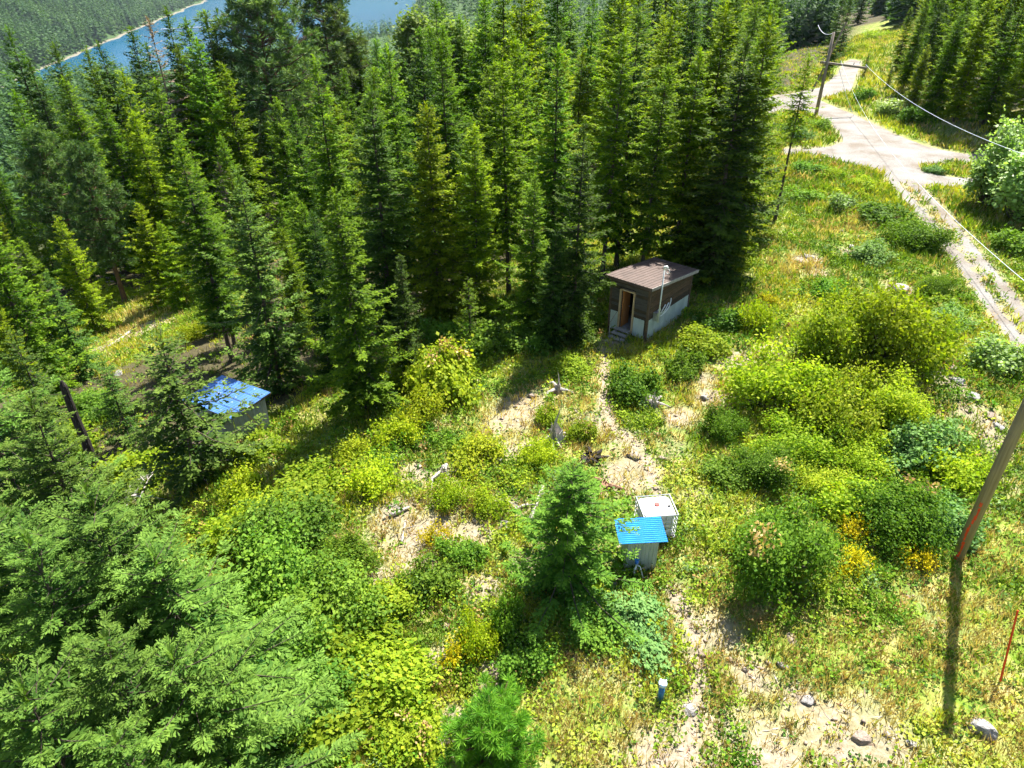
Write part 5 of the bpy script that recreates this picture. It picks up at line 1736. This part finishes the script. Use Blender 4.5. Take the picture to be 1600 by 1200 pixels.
def pebbles():
    rg = np.random.default_rng(12)
    V, Fq = [], []
    base = np.array([(1, 0, 0), (0, 1, 0), (-1, 0, 0), (0, -1, 0), (0, 0, 1.), (0, 0, -1.)])
    tri = np.array([(0, 1, 4), (1, 2, 4), (2, 3, 4), (3, 0, 4), (1, 0, 5), (2, 1, 5), (3, 2, 5), (0, 3, 5)])
    x = rg.uniform(-16, 24, 26000); y = rg.uniform(9, 46, 26000)
    b, f, s = zones(x, y)
    ok = (rg.random(26000) < np.clip(b * .45 - .08, .010, 1)) & (road_sdf(x, y) > 0)
    x, y = x[ok], y[ok]
    z = height(x, y)
    for i in range(len(x)):
        sz = rg.gamma(2.0, .022) + .015
        M = base * np.array([sz * rg.uniform(.7, 1.4), sz * rg.uniform(.7, 1.4), sz * .6]) + rg.normal(0, sz * .15, (6, 3))
        Fq.append(tri + 6 * i); V.append(M + np.array([x[i], y[i], z[i] + sz * .2]))
    o = link('pebbles', mesh_np('pebbles', np.concatenate(V), np.concatenate(Fq), 'warm_rock'))
    tag(o, 'small pebbles scattered over the bare soil', 'pebbles', kind='stuff')
pebbles()

def stump(px, py, label, H=1.3, r=.22, seed=0, mat='grey_wood', spikes=4):
    x, y, z = G(px, py)
    rg = np.random.default_rng(seed + 500)
    root = empty('tree_stump', (x, y, z), rg.uniform(0, 6))
    tag(root, label, 'stump')
    n = 14
    v = []
    hs = [H * rg.uniform(.18, .42) for _ in range(n)]
    for lev in range(4):
        t = lev / 3
        for k in range(n):
            a = 6.283 * k / n
            rr = r * (1.6 - .75 * min(1, t * 1.8)) * (1 + .20 * math.sin(3 * a + seed) + .10 * math.sin(7 * a + seed))
            v.append((rr * math.cos(a), rr * math.sin(a), -.1 + (hs[k] + .1) * t))
    f = [(l * n + k, l * n + (k + 1) % n, (l + 1) * n + (k + 1) % n, (l + 1) * n + k) for l in range(3) for k in range(n)]
    v.append((0, 0, .10 * H)); f += [(3 * n + k, 3 * n + (k + 1) % n, 4 * n) for k in range(n)]
    MB().add(v, f).build('trunk', mat, root)
    pk = rg.uniform(0, 6.28)
    for k in range(10):
        a = pk + rg.normal(0, .9) if k < 5 else rg.uniform(0, 6.28)
        hh = H * (1.0 if k == 0 else rg.uniform(.35, .75))
        rr = r * rg.uniform(.6, 1.05)
        w_ = r * (.20 if k == 0 else rg.uniform(.08, .20))
        x0, y0 = rr * math.cos(a), rr * math.sin(a)
        lx, ly = rg.normal(0, .13) * hh, rg.normal(0, .13) * hh
        MB().tube([(x0, y0, .02), (x0 * .9 + lx * .5, y0 * .9 + ly * .5, hh * .45), (x0 * .75 + lx, y0 * .75 + ly, hh * .8), (x0 * .7 + lx * 1.4, y0 * .7 + ly * 1.4, hh)],
                  [w_, w_ * .85, w_ * .5, w_ * .08], 5).build('shard', mat, root)
    for k in range(spikes):
        a = rg.uniform(0, 6.28); L = rg.uniform(.5, .95)
        MB().tube([(r * .6 * math.cos(a), r * .6 * math.sin(a), .16), (L * .6 * math.cos(a + .2), L * .6 * math.sin(a + .2), .18), (L * math.cos(a + .5), L * math.sin(a + .5), -.02)],
                  [.09, .055, .02], 6).build('root', mat, root)
stump(868, 690, 'silver-grey splintered stump with tall spike at the centre of the clearing', 1.9, .26, 1, 'grey_wood', 6)
stump(872, 612, 'small dark splintered stump above the silver-grey one', 1.0, .15, 2, 'grey_wood', 3)
stump(920, 718, 'low charred stump with reddish heart beside the footpath', .38, .34, 3, 'char_bark', 5)
stump(1018, 632, 'bleached broken stump at the foot of the round green bush', .75, .3, 4, 'grey_wood', 4)
stump(692, 742, 'bleached stump left of the wide low lime shrub', .55, .16, 5, 'grey_wood', 3)
stump(462, 782, 'brown flaky stump lying low in the left clearing', .36, .38, 6, 'rust_wood', 4)
stump(945, 760, 'rotten reddish stump behind the white water tank', .32, .26, 7, 'rust_wood', 4)

def log(a, b, r, label, mat='grey_wood', name='fallen_log', twigs=2):
    A, B = Vector(G(*a)), Vector(G(*b))
    d = B - A
    root = empty(name, A, 0)
    tag(root, label, 'log')
    up = Vector((0, 0, r * .8))
    pts = [up + d * t + Vector((0, 0, float(height(A.x + d.x * t, A.y + d.y * t)) - A.z - d.z * t + .02)) for t in (0, .25, .5, .75, 1)]
    MB().tube(pts, [r, r * .95, r * .85, r * .75, r * .6], 9).build('stem', mat, root, smooth=True)
    for k in range(twigs):
        p = pts[2].lerp(pts[3], rng.random())
        q = p + Vector((rng.normal(0, .3), rng.normal(0, .3), .25))
        MB().tube([p, p.lerp(q, .5) + Vector((0, 0, .04)), q], [r * .35, r * .25, r * .08], 5).build('branch', mat, root)
log((826, 822), (848, 762), .085, 'pale straight log pointing uphill left of the young fir')
log((800, 800), (825, 790), .07, 'short grey log left of the pale straight one')
log((610, 808), (640, 795), .08, 'bleached short log on the bare patch in the left clearing')
log((628, 850), (634, 815), .05, 'thin bleached stick upright on the bare patch')
log((668, 1170), (735, 1125), .04, 'thin pole lying left of the young pine', 'grey_wood')
log((735, 1128), (775, 1100), .04, 'thin pole continuing above the young pine', 'twig_bark')
log((170, 545), (212, 515), .12, 'grey log lying in the left meadow')
log((1130, 690), (1165, 660), .06, 'grey branch lying under the mound thicket')
log((100, 450), (185, 440), .10, 'fallen trunk at the dark back edge of the left meadow')

def snag():
    x, y, z = G(150, 738)
    sp, cp = math.sin(PITCH), math.cos(PITCH)
    v = (598 - 600) / FPX
    H = CAM_Z - (y / (cp - v * sp)) * (sp + v * cp) - z
    root = empty('dead_snag', (x, y, z), 0)
    tag(root, 'charred dead trunk broken off at the top, left side', 'dead tree')
    top = plane_hit(97, 598, z + H) - Vector((x, y, z))
    MB().tube([(0, 0, -.3), top * .3 + Vector((.05, 0, 0)), top * .65, top * .97, top * 1.02], [.24, .19, .16, .13, .04], 10).build('trunk', 'char_bark', root)
    for t, a in ((.45, .4), (.6, 2.5), (.75, 4.0), (.3, 5.2)):
        p = top * t
        q = p + Vector((math.cos(a) * .5, math.sin(a) * .5, .12))
        MB().tube([p, q], [.04, .012], 5).build('branch_stub', 'char_bark', root)
snag()
def brush(px, py, n, seed, label):
    x, y, z = G(px, py)
    rg = np.random.default_rng(seed)
    root = empty('dead_branch', (x, y, z), 0)
    tag(root, label, 'branch')
    for k in range(n):
        a = rg.uniform(0, 6.28); L = rg.uniform(.6, 1.6)
        p = Vector((rg.normal(0, .25), rg.normal(0, .25), .15))
        q = p + Vector((math.cos(a) * L, math.sin(a) * L, rg.uniform(.1, .9)))
        md = p.lerp(q, .55) + Vector((0, 0, .15))
        MB().tube([p, md, q], [.035, .022, .007], 5).build('branch', 'grey_wood', root)
        for j in range(2):
            e = md + Vector((rg.normal(0, .35), rg.normal(0, .35), rg.uniform(0, .35)))
            MB().tube([md, e], [.016, .005], 4).build('twig', 'grey_wood', root)
brush(172, 730, 6, 1, 'bleached dead branches at the foot of the charred snag')
brush(215, 785, 8, 2, 'grey heap of dead branches below the airy fir')
brush(640, 600, 5, 3, 'bare grey branches under the big maple-like bush')

# ------------------------------------------------------------------ lake bridge and houses far below
def bridge():
    a, b = plane_hit(252, 47, LAKE_Z + 4), plane_hit(480, 36, LAKE_Z + 4)
    d = b - a; L = d.length
    root = empty('lake_bridge', (a.x, a.y, LAKE_Z), math.atan2(d.y, d.x))
    tag(root, 'long pale bridge crossing the blue lake far away', 'bridge')
    MB().box((L / 2, 0, 4.2), (L, 8, 1.4)).build('deck', 'concrete', root)
    for k in range(9):
        MB().box((L * (k + .5) / 9, 0, 1.6), (2.2, 6, 3.8)).build('pier', 'concrete', root)
    for sy in (-3.8, 3.8):
        MB().box((L / 2, sy, 5.5), (L, .3, 1.2)).build('railing', 'concrete', root)
bridge()

def house(px, py, w, l, hh, rz, roofmat, label, lift=0):
    x, y = hit(px, py, 7)
    z = float(height(x, y))
    root = empty('house', (x, y, z), rz)
    tag(root, label, 'house', 'houses among the trees below')
    MB().box((0, 0, hh / 2), (l, w, hh)).build('wall', 'house_wall', root)
    e = .6
    rh = w * .32
    v = [(-l / 2 - e, -w / 2 - e, hh - .2), (l / 2 + e, -w / 2 - e, hh - .2), (l / 2 + e, 0, hh + rh), (-l / 2 - e, 0, hh + rh), (l / 2 + e, w / 2 + e, hh - .2), (-l / 2 - e, w / 2 + e, hh - .2)]
    v += [(p[0], p[1], p[2] - .25) for p in v]
    rf = MB().add(v, [(0, 1, 2, 3), (3, 2, 4, 5), (7, 6, 9, 8), (8, 9, 11, 10), (0, 6, 7, 1), (4, 10, 11, 5), (0, 3, 9, 6), (3, 5, 11, 9), (1, 7, 8, 2), (2, 8, 10, 4)]).build('roof', roofmat, root)
    MB().box((l * .2, w * .15, hh + rh + .1), (.7, .7, 1.6)).build('chimney', 'concrete', rf)
    for k in range(3):
        wd = MB().box((-l / 2 + l * (k + .5) / 3, -w / 2 - .02, hh * .55), (1.3, .1, 1.2)).build('window', 'concrete', root)
        MB().box((-l / 2 + l * (k + .5) / 3, -w / 2 - .08, hh * .55), (1.05, .05, .95)).build('pane', 'pane_glass', wd)
    MB().box((l * .02, -w / 2 - .03, 1.05), (.95, .08, 2.1)).build('door', 'trim_wood', root)
house(481, 113, 8, 11, 6, .5, 'house_roof', 'house with violet-grey roof peeking out right of the huge pine')
house(650, 99, 7, 9, 6, -.3, 'pale_roof', 'house with pale roof glimpsed between the central treetops')

# ------------------------------------------------------------------ the air between here and the far bank
def haze():
    m = bpy.data.materials.new('haze')
    m.use_nodes = True
    nt = m.node_tree
    nt.nodes.remove(nt.nodes['Principled BSDF'])
    v = nt.nodes.new('ShaderNodeVolumePrincipled')
    v.inputs['Color'].default_value = (.62, .76, .95, 1)
    v.inputs['Density'].default_value = .00004
    v.inputs['Density Attribute'].default_value = ''
    m.cycles.homogeneous_volume = True
    v.inputs['Anisotropy'].default_value = .2
    nt.links.new(v.outputs[0], nt.nodes['Material Output'].inputs['Volume'])
    o = MB().box((-200, 2255, 230), (4840, 4720, 760)).build('haze', m)
    tag(o, 'thin blue summer haze over the valley', 'haze', kind='stuff')
haze()
